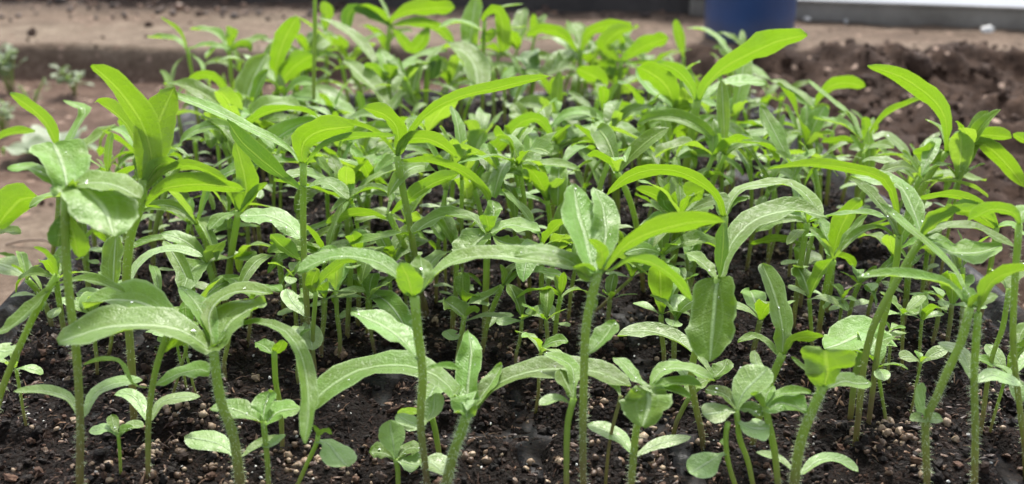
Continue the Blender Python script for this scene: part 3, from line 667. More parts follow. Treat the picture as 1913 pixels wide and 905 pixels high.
plant('low curved stem with a large dangling oval seed leaf at front right', 'the dangling oval leaf seedling',
 [(1385, 940), (1362, 870), (1356, 820), (1360, 790)], 14, [([(1358, 835), (1350, 828), (1344, 826)], 12, 't')], [([(1356, 845), (1330, 858), (1288, 884)], 40, 't', 'round', {'kk': -.2})])
plant('upright front right seedling with slim forked leaves and a smooth stem', 'the forked front right seedling',
 [(1456, 935), (1448, 850), (1436, 790), (1430, 762)], 19,
 [([(1426, 758), (1415, 742), (1402, 735)], 14, 'u', 'lance'), ([(1434, 760), (1452, 738), (1515, 733)], 14, 't', 'lance'), ([(1436, 762), (1462, 752), (1508, 768)], 36, 't', 'broad', W_), ([(1428, 762), (1432, 738), (1445, 720)], 20, 't', 'lance')],
 [], hairy=30)
plant('front right hairy seedling with a glowing green cupped leaf on a slanting stem', 'the glowing cupped leaf seedling',
 [(1480, 935), (1494, 833), (1515, 772), (1538, 722)], 24,
 [([(1537, 728), (1545, 692), (1542, 655)], 96, 'u', 'blunt', {'kk': -.5}), ([(1542, 728), (1575, 712), (1600, 716), (1628, 716)], 26, 't', 'lance', P_),
  ([(1540, 720), (1520, 700), (1502, 690), (1478, 668)], 10, 't', 'lance')],
 [([(1488, 885), (1455, 858), (1412, 845)], 13, 't', 'lance'), ([(1498, 885), (1530, 860), (1568, 860), (1603, 882)], 17, 't', 'strap')], hairy=300, bw=1.1)
plant('seedling behind with a smooth grey green leaf showing its pale midrib', 'the grey leaved seedling',
 [(1590, 770), (1598, 700), (1612, 655)], 18, [([(1640, 632), (1605, 625), (1575, 638), (1540, 652)], 62, 't', 'broad', {'mat': 'leaf_pale'}), ([(1612, 655), (1640, 640), (1668, 628)], 20, 't', 'lance')], [([(1600, 690), (1620, 655), (1650, 650)], 24, 't')])
plant('seedling with a tall broad pale leaf folded upward and a bright side leaf', 'the broad pale upright leaf seedling',
 [(1405, 830), (1428, 745), (1445, 700), (1462, 662)], 20,
 [([(1462, 662), (1462, 610), (1448, 550), (1424, 492)], 56, 't', 'strap', dict(W_, kk=.3)), ([(1466, 660), (1486, 632), (1540, 630)], 22, 'u', 'lance'),
  ([(1455, 668), (1430, 640), (1405, 630), (1378, 640)], 14, 't', 'lance')], [([(1440, 700), (1415, 680), (1410, 655)], 22, 't')], hairy=60)
plant('tall right seedling with a kinked hairy stem and two round seed leaves midway', 'the kinked tall right seedling',
 [(1733, 930), (1729, 797), (1738, 770), (1767, 700), (1795, 640), (1812, 575)], 22,
 [([(1808, 568), (1770, 533), (1715, 520), (1660, 515), (1602, 517)], 17, 't', 'lance', P_), ([(1812, 565), (1795, 530), (1780, 500), (1735, 455), (1680, 410), (1640, 378)], 22, 't', 'lance', P_),
  ([(1814, 572), (1812, 552), (1800, 535)], 30, 't', 'broad', G_), ([(1812, 575), (1822, 560), (1832, 545)], 24, 'u', 'broad')],
 [([(1733, 780), (1722, 755), (1712, 722)], 54, 't', 'round', {'kk': -.15}), ([(1725, 786), (1715, 784), (1700, 785)], 16, 't', 'broad'), ([(1738, 786), (1748, 784), (1762, 786)], 16, 't', 'broad')], hairy=340, bw=.8)
plant('straight right seedling with hairy stem beside the kinked one, bright leaf at right', 'the straight right seedling',
 [(1820, 930), (1822, 797), (1820, 700), (1827, 585)], 19,
 [([(1832, 570), (1845, 535), (1870, 515), (1925, 500)], 36, 'u', 'lance'), ([(1826, 575), (1840, 560), (1862, 550)], 20, 't', 'lance', G_)],
 [([(1816, 708), (1797, 658), (1752, 640)], 32, 't', 'lance'), ([(1826, 712), (1860, 700), (1907, 720)], 26, 't', 'lance')], hairy=260, bw=.95)
plant('far right seedling cut by the frame edge with a hairy drooping top leaf', 'the far right edge seedling',
 [(1920, 880), (1905, 760), (1893, 650), (1895, 540), (1904, 420)], 18,
 [([(1903, 412), (1888, 396), (1850, 392), (1808, 412)], 26, 'u', 'lance', {'mat': 'leaf'}), ([(1905, 412), (1912, 395), (1935, 390)], 24, 't', 'lance', P_), ([(1900, 640), (1912, 615), (1935, 600)], 18, 't', 'lance')],
 [([(1896, 700), (1910, 680), (1930, 650)], 16, 't')], hairy=160)
plant('thin seedling rising through the gap near the right rim of the tray', 'the thin stem by the right rim',
 [(1833, 800), (1851, 677), (1873, 613), (1885, 540)], 14, [([(1885, 545), (1870, 520), (1850, 500)], 22, 't', 'lance', P_), ([(1886, 540), (1900, 510), (1920, 490)], 26, 't', 'broad', G_)], [([(1852, 680), (1880, 690), (1905, 715)], 12, 't')], hairy=60)

#---- middle, right half
plant('slanting seedling right of centre whose long wet leaf runs along its neighbour', 'the slanting seedling with crossed stems',
 [(1598, 830), (1622, 640), (1675, 525), (1722, 445)], 20,
 [([(1722, 445), (1712, 405), (1685, 350), (1640, 335), (1590, 330)], 40, 't', 'strap', W_), ([(1725, 442), (1765, 422), (1820, 424), (1898, 463)], 20, 't', 'lance'),
  ([(1724, 440), (1760, 408), (1795, 392)], 38, 'u', 'broad'), ([(1730, 448), (1780, 470), (1830, 470), (1872, 458)], 36, 't', 'broad', P_), ([(1718, 450), (1728, 420), (1760, 400), (1820, 395), (1862, 417)], 16, 'u', 'lance')], [], hairy=120)
plant('second slanting stem crossing behind it, long thin diagonal leaf', 'the crossing stem',
 [(1622, 800), (1642, 640), (1670, 520), (1680, 440)], 17, [([(1680, 445), (1662, 408), (1625, 360), (1586, 330)], 24, 't', 'lance', G_), ([(1678, 450), (1640, 425), (1600, 440), (1570, 470)], 12, 't', 'lance'), ([(1683, 440), (1660, 345), (1600, 318), (1520, 308), (1432, 316)], 17, 'u', 'lance')], [])
plant('seedling with an erect bright paddle leaf whose tip is in shadow', 'the bright paddle leaf seedling',
 [(1541, 590), (1548, 540), (1553, 478)], 24,
 [([(1556, 478), (1568, 430), (1588, 395), (1610, 374)], 52, 'u', 'lance'), ([(1548, 475), (1538, 425), (1500, 404), (1455, 402), (1410, 416)], 30, 't', 'strap', P_), ([(1562, 474), (1600, 440), (1660, 408)], 12, 'u', 'lance'),
  ([(1560, 478), (1582, 482), (1598, 500)], 16, 'u', 'lance'), ([(1550, 474), (1535, 450), (1520, 440)], 16, 't', 'lance')], [])
plant('seedling with small flat bright leaf to the left and a stubby top', 'the stubby right of centre seedling',
 [(1490, 565), (1492, 500), (1488, 462)], 16, [([(1486, 452), (1450, 448), (1402, 456)], 18, 'u', 'lance'), ([(1490, 460), (1500, 435), (1490, 415)], 18, 'u', 'lance'), ([(1492, 460), (1505, 462), (1522, 468)], 14, 't', 'lance')], [([(1495, 500), (1515, 480), (1537, 485)], 24, 't')])
plant('seedling with two arching grey leaves meeting at a tall hidden stem', 'the double arch seedling',
 [(1345, 640), (1350, 520), (1354, 405)], 18, [([(1352, 405), (1340, 368), (1305, 338), (1260, 319), (1210, 318), (1168, 334), (1133, 366)], 26, 'u', 'strap', {'mat': 'leaf_young'}),
  ([(1356, 398), (1380, 355), (1430, 344), (1478, 345), (1512, 370), (1532, 408)], 28, 't', 'strap', P_), ([(1350, 400), (1345, 375), (1330, 355)], 40, 't', 'broad', G_), ([(1358, 400), (1370, 380), (1400, 370)], 16, 't', 'lance')], [])
plant('seedling with wide bright cupped leaf and grey back leaf, right of centre', 'the wide cup seedling',
 [(1245, 560), (1262, 470), (1274, 402)], 16, [([(1274, 402), (1285, 372), (1318, 352)], 52, 'u', 'broad'), ([(1276, 402), (1300, 390), (1330, 378)], 44, 't', 'broad', {'mat': 'leaf'}), ([(1270, 404), (1230, 368), (1188, 352)], 28, 'u', 'lance'), ([(1270, 406), (1240, 380), (1250, 340)], 26, 'u', 'lance', {'mat': 'leaf'})], [])
plant('seedling with a long slanted ribbon leaf falling to the right of centre', 'the ribbon leaf seedling',
 [(1030, 430), (1035, 340), (1040, 270)], 16,
 [([(1040, 262), (1046, 222), (1075, 262), (1108, 308), (1124, 354)], 26, 't', 'lance', P_), ([(1044, 268), (1085, 245), (1144, 236), (1188, 262), (1210, 292)], 34, 't', 'strap', P_),
  ([(1035, 262), (1010, 225), (975, 228), (935, 268)], 26, 'u', 'lance', {'mat': 'leaf'}), ([(1042, 270), (1050, 250), (1058, 240)], 30, 'u', 'broad'), ([(1044, 275), (1085, 262), (1150, 268), (1185, 282)], 12, 'u', 'lance')], [])
plant('seedling hooked left with a pale curved stalk, centre back', 'the hooked pale stalk seedling',
 [(945, 400), (958, 325), (990, 275), (1002, 240)], 11, [([(1002, 240), (975, 250), (945, 262), (915, 292)], 26, 'u', 'lance', {'mat': 'leaf'}), ([(1002, 242), (1030, 260), (1035, 285)], 18, 't', 'lance'), ([(1000, 245), (985, 225), (950, 215)], 22, 't', 'lance', P_)], [])
plant('tall back seedling with one giant bright leaf rising to the upper right', 'the giant bright leaf seedling',
 [(1268, 440), (1278, 340), (1291, 255), (1303, 188)], 22,
 [([(1303, 190), (1325, 152), (1358, 122), (1405, 98), (1455, 76), (1508, 66)], 46, 'u', 'strap'),
  ([(1300, 190), (1290, 160), (1262, 130), (1228, 118)], 24, 'u', 'lance', {'mat': 'leaf'}), ([(1308, 186), (1345, 160), (1385, 152), (1432, 156)], 30, 't', 'lance', P_),
  ([(1304, 200), (1285, 160), (1272, 140), (1245, 128)], 18, 't', 'lance', P_), ([(1312, 235), (1335, 255), (1343, 288)], 20, 'u', 'lance', {'mat': 'leaf'}), ([(1308, 230), (1350, 225), (1390, 265)], 20, 't', 'lance', P_)], [], hairy=60)
plant('seedling leaning right with bright folded leaf just left of the giant leaf', 'the bright folded leaf seedling',
 [(1222, 410), (1240, 304), (1257, 250), (1262, 208)], 15,
 [([(1262, 206), (1248, 165), (1222, 140), (1190, 124)], 46, 'u', 'lance'), ([(1258, 210), (1238, 185), (1212, 160), (1190, 128)], 36, 't', 'lance', P_), ([(1262, 215), (1272, 200), (1290, 198)], 26, 'u', 'broad'), ([(1255, 240), (1238, 220), (1232, 190)], 24, 't', 'lance', D_)], [])
plant('back seedling with three bright blades opening like a fan', 'the fan leaved back seedling',
 [(1148, 262), (1155, 190), (1160, 115)], 13,
 [([(1162, 114), (1205, 86), (1250, 72)], 32, 'u', 'strap'), ([(1156, 114), (1130, 88), (1150, 64), (1182, 52)], 28, 'u', 'lance'), ([(1164, 116), (1210, 118), (1265, 130), (1300, 158), (1310, 182)], 20, 'u', 'lance', {'mat': 'leaf'}),
  ([(1156, 112), (1140, 92), (1118, 78)], 14, 't', 'lance', P_), ([(1150, 140), (1138, 118), (1138, 150)], 26, 'u', 'lance')], [])
plant('back seedling with an arched leaf and pale erect fold, right of centre top', 'the arched top seedling',
 [(1078, 245), (1082, 160), (1085, 95)], 12, [([(1086, 92), (1100, 62), (1140, 48), (1182, 52)], 22, 'u', 'strap'), ([(1084, 92), (1080, 65), (1066, 42)], 36, 't', 'blunt', P_), ([(1080, 98), (1050, 66), (1015, 56), (982, 68)], 22, 'u', 'lance'), ([(1088, 100), (1105, 95), (1106, 75)], 18, 't', 'lance', W_), ([(1082, 110), (1060, 100), (1040, 130)], 40, 't', 'broad', {'mat': 'leaf'})], [])
plant('bright little seedling with a folded wedge leaf, right of centre back', 'the wedge leaf seedling',
 [(1102, 330), (1106, 250), (1118, 185)], 14, [([(1118, 182), (1120, 150), (1078, 128)], 36, 'u', 'lance'), ([(1120, 226), (1145, 202), (1186, 208), (1224, 226)], 24, 'u', 'strap'), ([(1112, 225), (1090, 195), (1062, 170)], 18, 't', 'lance')], [])
plant('short dark erect bud like seedling against the path at top right', 'the dark bud seedling', [(1278, 180), (1277, 130), (1277, 108)], 8, [([(1277, 108), (1270, 70), (1262, 36)], 22, 'u', 'lance', {'mat': 'leaf'})], [])
plant('back seedling with a thin pale leaf arching right, near the top right', 'the thin pale arch seedling', [(1362, 250), (1364, 160), (1364, 112)], 11, [([(1364, 110), (1345, 78), (1318, 58), (1283, 52)], 16, 't', 'lance', P_), ([(1364, 112), (1352, 92), (1332, 88)], 26, 't', 'broad', {'mat': 'leaf'}), ([(1366, 115), (1400, 125), (1440, 150)], 18, 't', 'lance', P_)], [])
plant('back right seedling with a bright blade pointing right over the dug soil', 'the right blade seedling', [(1520, 330), (1515, 250), (1522, 200)], 13, [([(1523, 200), (1545, 166), (1575, 155), (1617, 163)], 30, 'u', 'lance'), ([(1520, 202), (1500, 180), (1470, 160), (1440, 150)], 20, 't', 'lance', P_), ([(1518, 205), (1490, 175), (1462, 170)], 30, 't', 'broad', {'mat': 'leaf'}), ([(1522, 205), (1535, 200), (1550, 204)], 10, 'u', 'lance')], [])
plant('right seedling with spidery narrow leaves fanning against the dark soil', 'the spidery right seedling',
 [(1596, 420), (1605, 330), (1616, 262)], 15,
 [([(1612, 256), (1588, 215), (1550, 184), (1511, 149)], 19, 't', 'lance', P_), ([(1617, 258), (1618, 240), (1617, 218)], 20, 'u', 'strap'), ([(1622, 256), (1655, 215), (1720, 184)], 17, 'u', 'lance'), ([(1610, 262), (1575, 234), (1519, 221)], 16, 't', 'lance', P_),
  ([(1608, 262), (1590, 215), (1565, 210)], 12, 't', 'lance', P_), ([(1622, 262), (1650, 252), (1680, 270), (1702, 302)], 24, 't', 'lance', W_), ([(1608, 268), (1580, 262), (1534, 265)], 14, 'u', 'lance'), ([(1620, 268), (1640, 275), (1660, 298)], 14, 't', 'lance')], [])
plant('rightmost tall seedling with a long curved bright leaf over the dug soil', 'the long curved leaf seedling at right',
 [(1700, 520), (1708, 400), (1735, 330), (1768, 285)], 18,
 [([(1769, 285), (1768, 230), (1752, 195), (1722, 168), (1678, 141), (1620, 124)], 32, 'u', 'lance'), ([(1774, 288), (1790, 266), (1835, 253), (1890, 257)], 26, 'u', 'strap'), ([(1750, 305), (1735, 290), (1738, 264)], 54, 'u', 'broad'),
  ([(1768, 275), (1755, 240), (1728, 223)], 12, 't', 'lance', P_), ([(1778, 285), (1830, 268), (1870, 295), (1915, 350)], 30, 'u', 'lance')], [], hairy=50)
plant('right seedling with a pale spear leaf pointing right at the tray side', 'the pale spear leaf seedling',
 [(1702, 460), (1706, 400), (1712, 345)], 14, [([(1714, 345), (1735, 325), (1762, 332)], 28, 'u', 'broad'), ([(1712, 342), (1770, 328), (1842, 338)], 18, 't', 'lance', P_), ([(1712, 345), (1770, 338), (1767, 362)], 16, 'u', 'lance', {'mat': 'leaf'}), ([(1710, 350), (1690, 345), (1665, 352)], 20, 't', 'lance', P_), ([(1712, 345), (1716, 310), (1702, 300)], 14, 't', 'lance', P_)], [])
plant('seedling at right with arching blades and a bright one hanging by the soil', 'the arching right edge seedling',
 [(1830, 600), (1850, 500), (1862, 425)], 14, [([(1862, 420), (1830, 382), (1775, 364), (1712, 372)], 18, 'u', 'lance'), ([(1858, 425), (1820, 395), (1775, 385)], 34, 'u', 'broad'), ([(1866, 425), (1890, 420), (1915, 440)], 20, 't', 'lance', P_)], [])
plant('bright leaf tip entering from the right edge above the dug soil', 'the seedling beyond the right edge', [(1960, 500), (1945, 350), (1938, 275)], 14, [([(1936, 272), (1915, 262), (1893, 250)], 16, 'u', 'lance')], [])

#---- middle, left half
plant('tall left seedling with three glowing blades standing up', 'the three bladed left seedling',
 [(250, 800), (246, 690), (236, 533), (244, 440), (265, 375), (268, 335)], 24,
 [([(272, 345), (284, 300), (270, 240), (240, 190), (205, 150), (171, 122)], 50, 'u', 'strap', {'kk': -.5}), ([(266, 345), (268, 305), (250, 252), (220, 214), (182, 190)], 40, 'u', 'strap', {'kk': .35}), ([(280, 300), (288, 250), (305, 205), (326, 163)], 66, 'u', 'broad', {'kk': -.1}),
  ([(272, 380), (300, 355), (350, 345), (400, 345), (458, 354)], 36, 'u', 'lance'), ([(270, 360), (305, 322), (360, 310), (428, 342)], 16, 'u', 'lance'), ([(264, 340), (258, 310), (262, 280)], 16, 't', 'lance', W_), ([(272, 345), (295, 310), (335, 300)], 26, 'u', 'broad')],
 [([(238, 545), (252, 500), (285, 472), (330, 465), (378, 480)], 18, 't', 'strap')], hairy=160)
plant('left seedling behind with a single slim bright blade pointing up left', 'the slim bright blade seedling',
 [(95, 500), (108, 400), (112, 300)], 14, [([(112, 290), (92, 238), (62, 205), (18, 175)], 32, 'u', 'lance'), ([(112, 300), (145, 280), (190, 250), (215, 232)], 26, 't', 'lance', P_), ([(112, 295), (150, 225), (160, 205), (118, 188)], 24, 't', 'lance', P_)], [])
plant('left edge seedling with a round bright leaf and low wet seed leaves', 'the left edge bright leaf seedling',
 [(-20, 560), (-12, 480), (-6, 425)], 14, [([(-6, 425), (15, 395), (40, 372), (76, 368)], 60, 'u', 'broad'), ([(-6, 435), (15, 432), (38, 438)], 20, 't', 'broad', P_), ([(-8, 470), (10, 478), (28, 478)], 8, 't', 'lance')], [([(-10, 490), (20, 498), (50, 516)], 36, 't', 'broad', {'drops': 4})])
plant('seedling leaf tip entering from the left edge, narrow and pale', 'the narrow left edge leaf', [(-30, 420), (-25, 330), (-18, 268)], 10, [([(-18, 268), (15, 250), (66, 244)], 17, 'u', 'lance', {'mat': 'leaf'})], [])
plant('tall stem left of centre with a long pale strap leaf and dark drooping blade', 'the pale strap leaf seedling',
 [(578, 690), (574, 590), (568, 480), (566, 400), (567, 305)], 18,
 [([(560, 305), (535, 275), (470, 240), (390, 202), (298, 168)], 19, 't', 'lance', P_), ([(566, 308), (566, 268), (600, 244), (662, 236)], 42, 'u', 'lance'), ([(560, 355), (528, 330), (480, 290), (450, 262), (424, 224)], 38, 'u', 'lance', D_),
  ([(572, 308), (600, 275), (650, 257), (740, 254)], 14, 'u', 'lance', {'mat': 'leaf'}), ([(560, 445), (540, 420), (500, 402), (448, 404)], 36, 't', 'strap', W_), ([(560, 485), (530, 462), (505, 438)], 30, 'u', 'lance', {'mat': 'leaf'}), ([(572, 350), (610, 342), (650, 372)], 26, 't', 'lance', {'mat': 'leaf'})],
 [([(574, 540), (582, 520), (590, 500)], 24, 'u'), ([(576, 600), (580, 620), (584, 655)], 44, 't', 'broad', dict(kk=-.4, drops=8)), ([(570, 590), (545, 560), (535, 540)], 30, 't')], hairy=120)
plant('tall central back seedling with a very long bright leaf to the right', 'the very long right leaf seedling',
 [(795, 600), (770, 448), (763, 406), (752, 353), (742, 292)], 19,
 [([(750, 285), (775, 236), (812, 202), (865, 179), (922, 166), (980, 152), (1032, 142)], 24, 'u', 'lance'), ([(744, 285), (742, 240), (718, 214), (678, 202)], 36, 'u', 'lance'), ([(738, 288), (705, 250), (655, 232), (600, 236)], 13, 'u', 'lance'),
  ([(748, 272), (775, 258), (815, 265), (855, 294)], 30, 'u', 'lance'), ([(748, 300), (800, 300), (860, 318), (905, 356), (914, 378)], 20, 'u', 'strap'), ([(752, 280), (765, 250), (768, 225)], 30, 't', 'lance', P_)], [], hairy=160)
plant('seedling with a long dark green blade rising right, left of centre', 'the dark diagonal blade seedling',
 [(800, 590), (765, 480), (740, 430), (725, 398)], 16,
 [([(728, 402), (760, 375), (805, 345), (858, 325)], 30, 'u', 'lance', {'mat': 'leaf'}), ([(724, 408), (690, 398), (650, 402), (608, 418)], 22, 'u', 'lance'), ([(722, 402), (732, 368), (700, 352), (660, 365), (618, 396)], 17, 't', 'lance')], [], hairy=40)
plant('seedling topped by a bright notch leaf over two big grey leaves, centre', 'the notch leaf centre seedling',
 [(905, 640), (908, 530), (911, 435)], 18,
 [([(911, 436), (912, 420), (908, 402)], 36, 'u', 'blunt'), ([(914, 430), (922, 400), (920, 375)], 38, 't', 'round', P_), ([(906, 432), (880, 405), (835, 402), (795, 418), (772, 440)], 28, 't', 'strap', G_), ([(908, 436), (885, 455), (862, 485)], 64, 't', 'broad', W_),
  ([(916, 436), (950, 420), (985, 425), (1010, 432)], 32, 't', 'lance', P_), ([(918, 440), (940, 452), (975, 458)], 34, 't', 'round', P_)], [])
plant('small forked seedling leaning right in the middle, hairy stem', 'the small forked middle seedling',
 [(900, 660), (912, 600), (938, 534)], 14, [([(936, 535), (915, 552), (876, 566)], 16, 't', 'lance'), ([(944, 532), (965, 512), (1000, 506), (1052, 514)], 18, 't', 'lance', P_), ([(940, 530), (942, 515), (935, 495)], 14, 'u', 'lance'), ([(940, 532), (960, 500), (1000, 490)], 20, 't', 'lance', G_)], [([(905, 620), (930, 595), (960, 590)], 14, 't')], hairy=90)
plant('tiny seedling with folded seed leaves below the long leaved centre seedling', 'the tiny folded middle seedling',
 [(852, 680), (862, 625), (868, 590)], 13, [([(868, 592), (850, 575), (830, 562)], 34, 't', 'broad', P_), ([(870, 592), (885, 580), (892, 585)], 16, 'u')], [([(862, 625), (848, 630), (832, 618)], 22, 't'), ([(870, 600), (905, 590), (948, 592)], 10, 't')], hairy=50)
plant('leaf bearing stem behind on the left with a tall glowing broad blade', 'the glowing broad blade at left',
 [(418, 590), (431, 480), (446, 395)], 18, [([(448, 392), (460, 345), (440, 262)], 58, 'u', 'broad', {'kk': -.35}), ([(446, 395), (410, 335), (370, 315)], 18, 'u', 'lance'), ([(450, 392), (475, 360), (500, 342)], 14, 'u', 'lance'), ([(442, 400), (415, 405), (390, 430)], 30, 't', 'lance', {'mat': 'leaf'})], [([(436, 470), (460, 480), (478, 470)], 20, 't')])
plant('small cupped seedling between stems at centre left, leaf folded upward', 'the small folded cup seedling', [(590, 700), (584, 640), (590, 545)], 12, [([(590, 548), (600, 525), (640, 492), (668, 488)], 16, 'u', 'lance'), ([(588, 550), (582, 530), (592, 505)], 26, 'u', 'lance')], [])

#---- back rows, left to right
plant('back left seedling with wispy narrow curling leaves above the path edge', 'the wispy back left seedling',
 [(372, 250), (362, 160), (350, 92)], 9, [([(350, 95), (335, 60), (300, 32)], 10, 'u', 'lance'), ([(348, 95), (330, 75), (276, 70)], 13, 't', 'lance', P_), ([(352, 92), (385, 85), (430, 92)], 12, 't', 'lance', P_), ([(352, 98), (375, 118), (380, 138)], 9, 't', 'lance', P_), ([(350, 100), (328, 125), (320, 160)], 9, 't', 'lance', {'mat': 'leaf'})], [])
plant('back left seedling with a bright knob leaf and narrow pale blades', 'the knob leaf back left seedling',
 [(440, 240), (432, 150), (428, 88)], 11, [([(428, 88), (432, 70), (430, 50)], 28, 'u', 'blunt'), ([(430, 90), (455, 80), (500, 70)], 18, 't', 'lance', P_), ([(426, 90), (400, 60), (355, 55)], 16, 't', 'lance', P_), ([(428, 95), (455, 85), (470, 95)], 16, 'u', 'lance'), ([(426, 98), (410, 85), (385, 110)], 14, 't', 'lance', P_)], [])
plant('seedling with a huge grey green leaf standing upright, back left', 'the big grey upright leaf seedling',
 [(440, 330), (438, 270), (445, 235)], 18, [([(445, 235), (460, 185), (478, 135), (498, 100)], 66, 't', 'lance', {'mat': 'leaf_pale', 'kk': .35}), ([(440, 238), (420, 200), (405, 175)], 50, 't', 'broad', {'mat': 'leaf'}), ([(440, 235), (415, 158), (380, 140), (340, 160)], 20, 'u', 'lance'), ([(448, 232), (480, 205), (510, 190)], 34, 't', 'broad', P_)], [])
plant('seedling with two bright upright paddles, back left of centre', 'the paired paddle seedling',
 [(532, 300), (522, 220), (518, 150)], 13, [([(516, 120), (532, 72), (555, 32)], 38, 'u', 'strap'), ([(520, 165), (545, 128), (585, 102)], 38, 'u', 'lance'), ([(518, 160), (500, 130), (490, 105)], 30, 't', 'lance', P_), ([(520, 175), (514, 205), (512, 252)], 50, 't', 'broad', dict(W_, kk=-.4))], [])
plant('very tall thin stem running out of the top of the picture', 'the stem that leaves the top', [(590, 330), (586, 180), (588, 60), (588, -60)], 11, [([(588, -60), (570, -90), (530, -100)], 24, 't'), ([(588, -60), (610, -90), (650, -95)], 24, 'u')], [])
plant('small back seedling with one short bright upright leaf beside the tall thin stem', 'the short upright back seedling', [(612, 200), (610, 120), (608, 55)], 9, [([(608, 56), (610, 30), (606, 2)], 28, 'u', 'strap'), ([(608, 60), (598, 50), (588, 52)], 12, 't'), ([(610, 90), (630, 75), (650, 90)], 20, 'u', 'lance')], [])
plant('seedling with a long pale ribbon sweeping down to the right, back centre left', 'the pale ribbon back seedling',
 [(728, 330), (726, 260), (728, 212)], 13, [([(728, 210), (708, 175), (680, 145), (643, 112)], 38, 't', 'lance', P_), ([(730, 208), (745, 180), (760, 170)], 26, 't', 'broad', P_), ([(724, 214), (700, 195), (672, 190)], 22, 't', 'lance', {'mat': 'leaf'})], [])
plant('seedling with a bright notch leaf under a pale one, back centre', 'the back notch leaf seedling',
 [(735, 300), (728, 220), (727, 148)], 14, [([(727, 150), (730, 138), (726, 120)], 38, 'u', 'blunt'), ([(722, 148), (698, 110), (650, 58), (592, 32)], 22, 't', 'lance', P_), ([(730, 148), (722, 118), (712, 92)], 42, 't', 'broad', P_), ([(734, 146), (760, 118), (800, 98), (835, 92)], 18, 't', 'lance', P_), ([(720, 152), (700, 130), (680, 120)], 22, 'u', 'lance', {'mat': 'leaf'})], [])
plant('seedling with a pale grey blade arching down right, back left of centre', 'the pale arching back seedling', [(688, 350), (682, 290), (680, 240)], 14, [([(680, 240), (655, 212), (605, 188), (533, 180)], 30, 't', 'lance', P_), ([(684, 240), (700, 260), (715, 290)], 40, 't', 'broad', P_), ([(682, 240), (672, 180), (665, 170)], 20, 'u', 'lance', D_)], [])
plant('tall back seedling with bright horizontal blades against the dark boards', 'the high horizontal blade seedling',
 [(735, 230), (724, 120), (728, 48)], 11, [([(734, 38), (760, 22), (800, 16), (850, 15)], 28, 'u', 'strap'), ([(724, 42), (706, 24), (660, 16)], 24, 'u', 'lance'), ([(728, 42), (720, 18), (706, -8)], 8, 't', 'lance', P_), ([(732, 48), (775, 42), (815, 52), (848, 82)], 22, 'u', 'lance', {'mat': 'leaf'}), ([(670, 18), (652, 25), (648, 58)], 22, 'u', 'strap', D_), ([(732, 52), (765, 90), (785, 80), (800, 50)], 28, 'u', 'lance', {'mat': 'leaf'})], [])
plant('back centre seedling with a wide grey leaf bowed toward the viewer', 'the wide bowed grey leaf seedling', [(800, 300), (795, 200), (800, 120)], 14, [([(800, 118), (830, 88), (865, 95), (888, 125), (894, 165)], 46, 't', 'strap', P_), ([(796, 120), (780, 130), (770, 180), (776, 200)], 48, 't', 'broad', dict(W_, kk=-.3)), ([(802, 125), (815, 110), (808, 150)], 28, 'u', 'lance', D_), ([(800, 120), (775, 118), (750, 130)], 18, 't')], [])
plant('back centre tall seedling with a grey upright leaf and bright hanging leaf', 'the hanging leaf back seedling',
 [(900, 280), (902, 150), (905, 40)], 10, [([(880, 85), (882, 40), (890, -8)], 46, 't', 'strap', {'mat': 'leaf_pale', 'kk': .3}), ([(905, 32), (925, 18), (938, 40), (940, 98)], 32, 'u', 'strap'), ([(905, 35), (935, 15), (978, 8)], 8, 't', 'lance', P_), ([(900, 80), (912, 68), (925, 55)], 24, 'u', 'lance'), ([(905, 60), (860, 42), (815, 55)], 14, 't', 'lance', P_), ([(904, 70), (940, 55), (985, 50)], 8, 't', 'lance', P_)], [])
plant('back seedling with a shiny wet oval leaf facing the viewer, centre', 'the shiny oval leaf seedling', [(880, 420), (878, 350), (882, 300)], 14, [([(882, 300), (890, 275), (905, 242)], 56, 't', 'broad', dict(W_, kk=.15)), ([(884, 300), (915, 280), (945, 255)], 22, 'u', 'lance', {'mat': 'leaf'}), ([(878, 302), (850, 285), (820, 300)], 26, 't', 'lance', {'mat': 'leaf'})], [])
plant('back seedling with dark side leaves, just right of the centre back', 'the dark leaved back seedling', [(995, 260), (992, 190), (998, 140)], 13, [([(998, 140), (985, 110), (1005, 90)], 44, 't', 'broad', D_), ([(996, 142), (975, 150), (968, 185)], 42, 't', 'broad', D_), ([(1000, 140), (1030, 130), (1042, 100)], 36, 't', 'broad', P_), ([(998, 145), (960, 135), (940, 160)], 24, 't', 'lance', P_)], [])

SPROUTS = [(556, 640, 548, 520, 10), (600, 668, 607, 560, 11), (632, 668, 628, 545, 10), (648, 640, 655, 500, 12), (668, 610, 672, 480, 11), (700, 650, 690, 560, 9), (560, 720, 556, 640, 9), (310, 760, 352, 640, 7), (350, 735, 330, 640, 6), (372, 745, 345, 650, 6), (50, 800, 30, 690, 7),
 (965, 690, 975, 600, 8), (1000, 760, 1010, 660, 8), (1030, 700, 1020, 600, 9), (1240, 690, 1235, 590, 11), (1255, 700, 1262, 600, 12), (1400, 680, 1420, 600, 12), (1520, 650, 1512, 560, 9), (1665, 720, 1662, 620, 7), (1690, 690, 1686, 590, 8), (1715, 690, 1722, 600, 7), (1740, 640, 1760, 560, 10), (1770, 660, 1778, 570, 10),
 (1640, 730, 1655, 640, 7), (1660, 800, 1640, 690, 8), (1560, 640, 1575, 560, 7), (1700, 770, 1720, 680, 6), (1850, 800, 1880, 700, 7), (860, 650, 868, 570, 9), (420, 700, 428, 610, 10), (460, 640, 470, 560, 9), (180, 690, 172, 590, 9), (200, 660, 212, 560, 9), (735, 610, 728, 520, 9), (1130, 640, 1140, 560, 10), (1090, 590, 1180, 520, 7)]
SPL = []
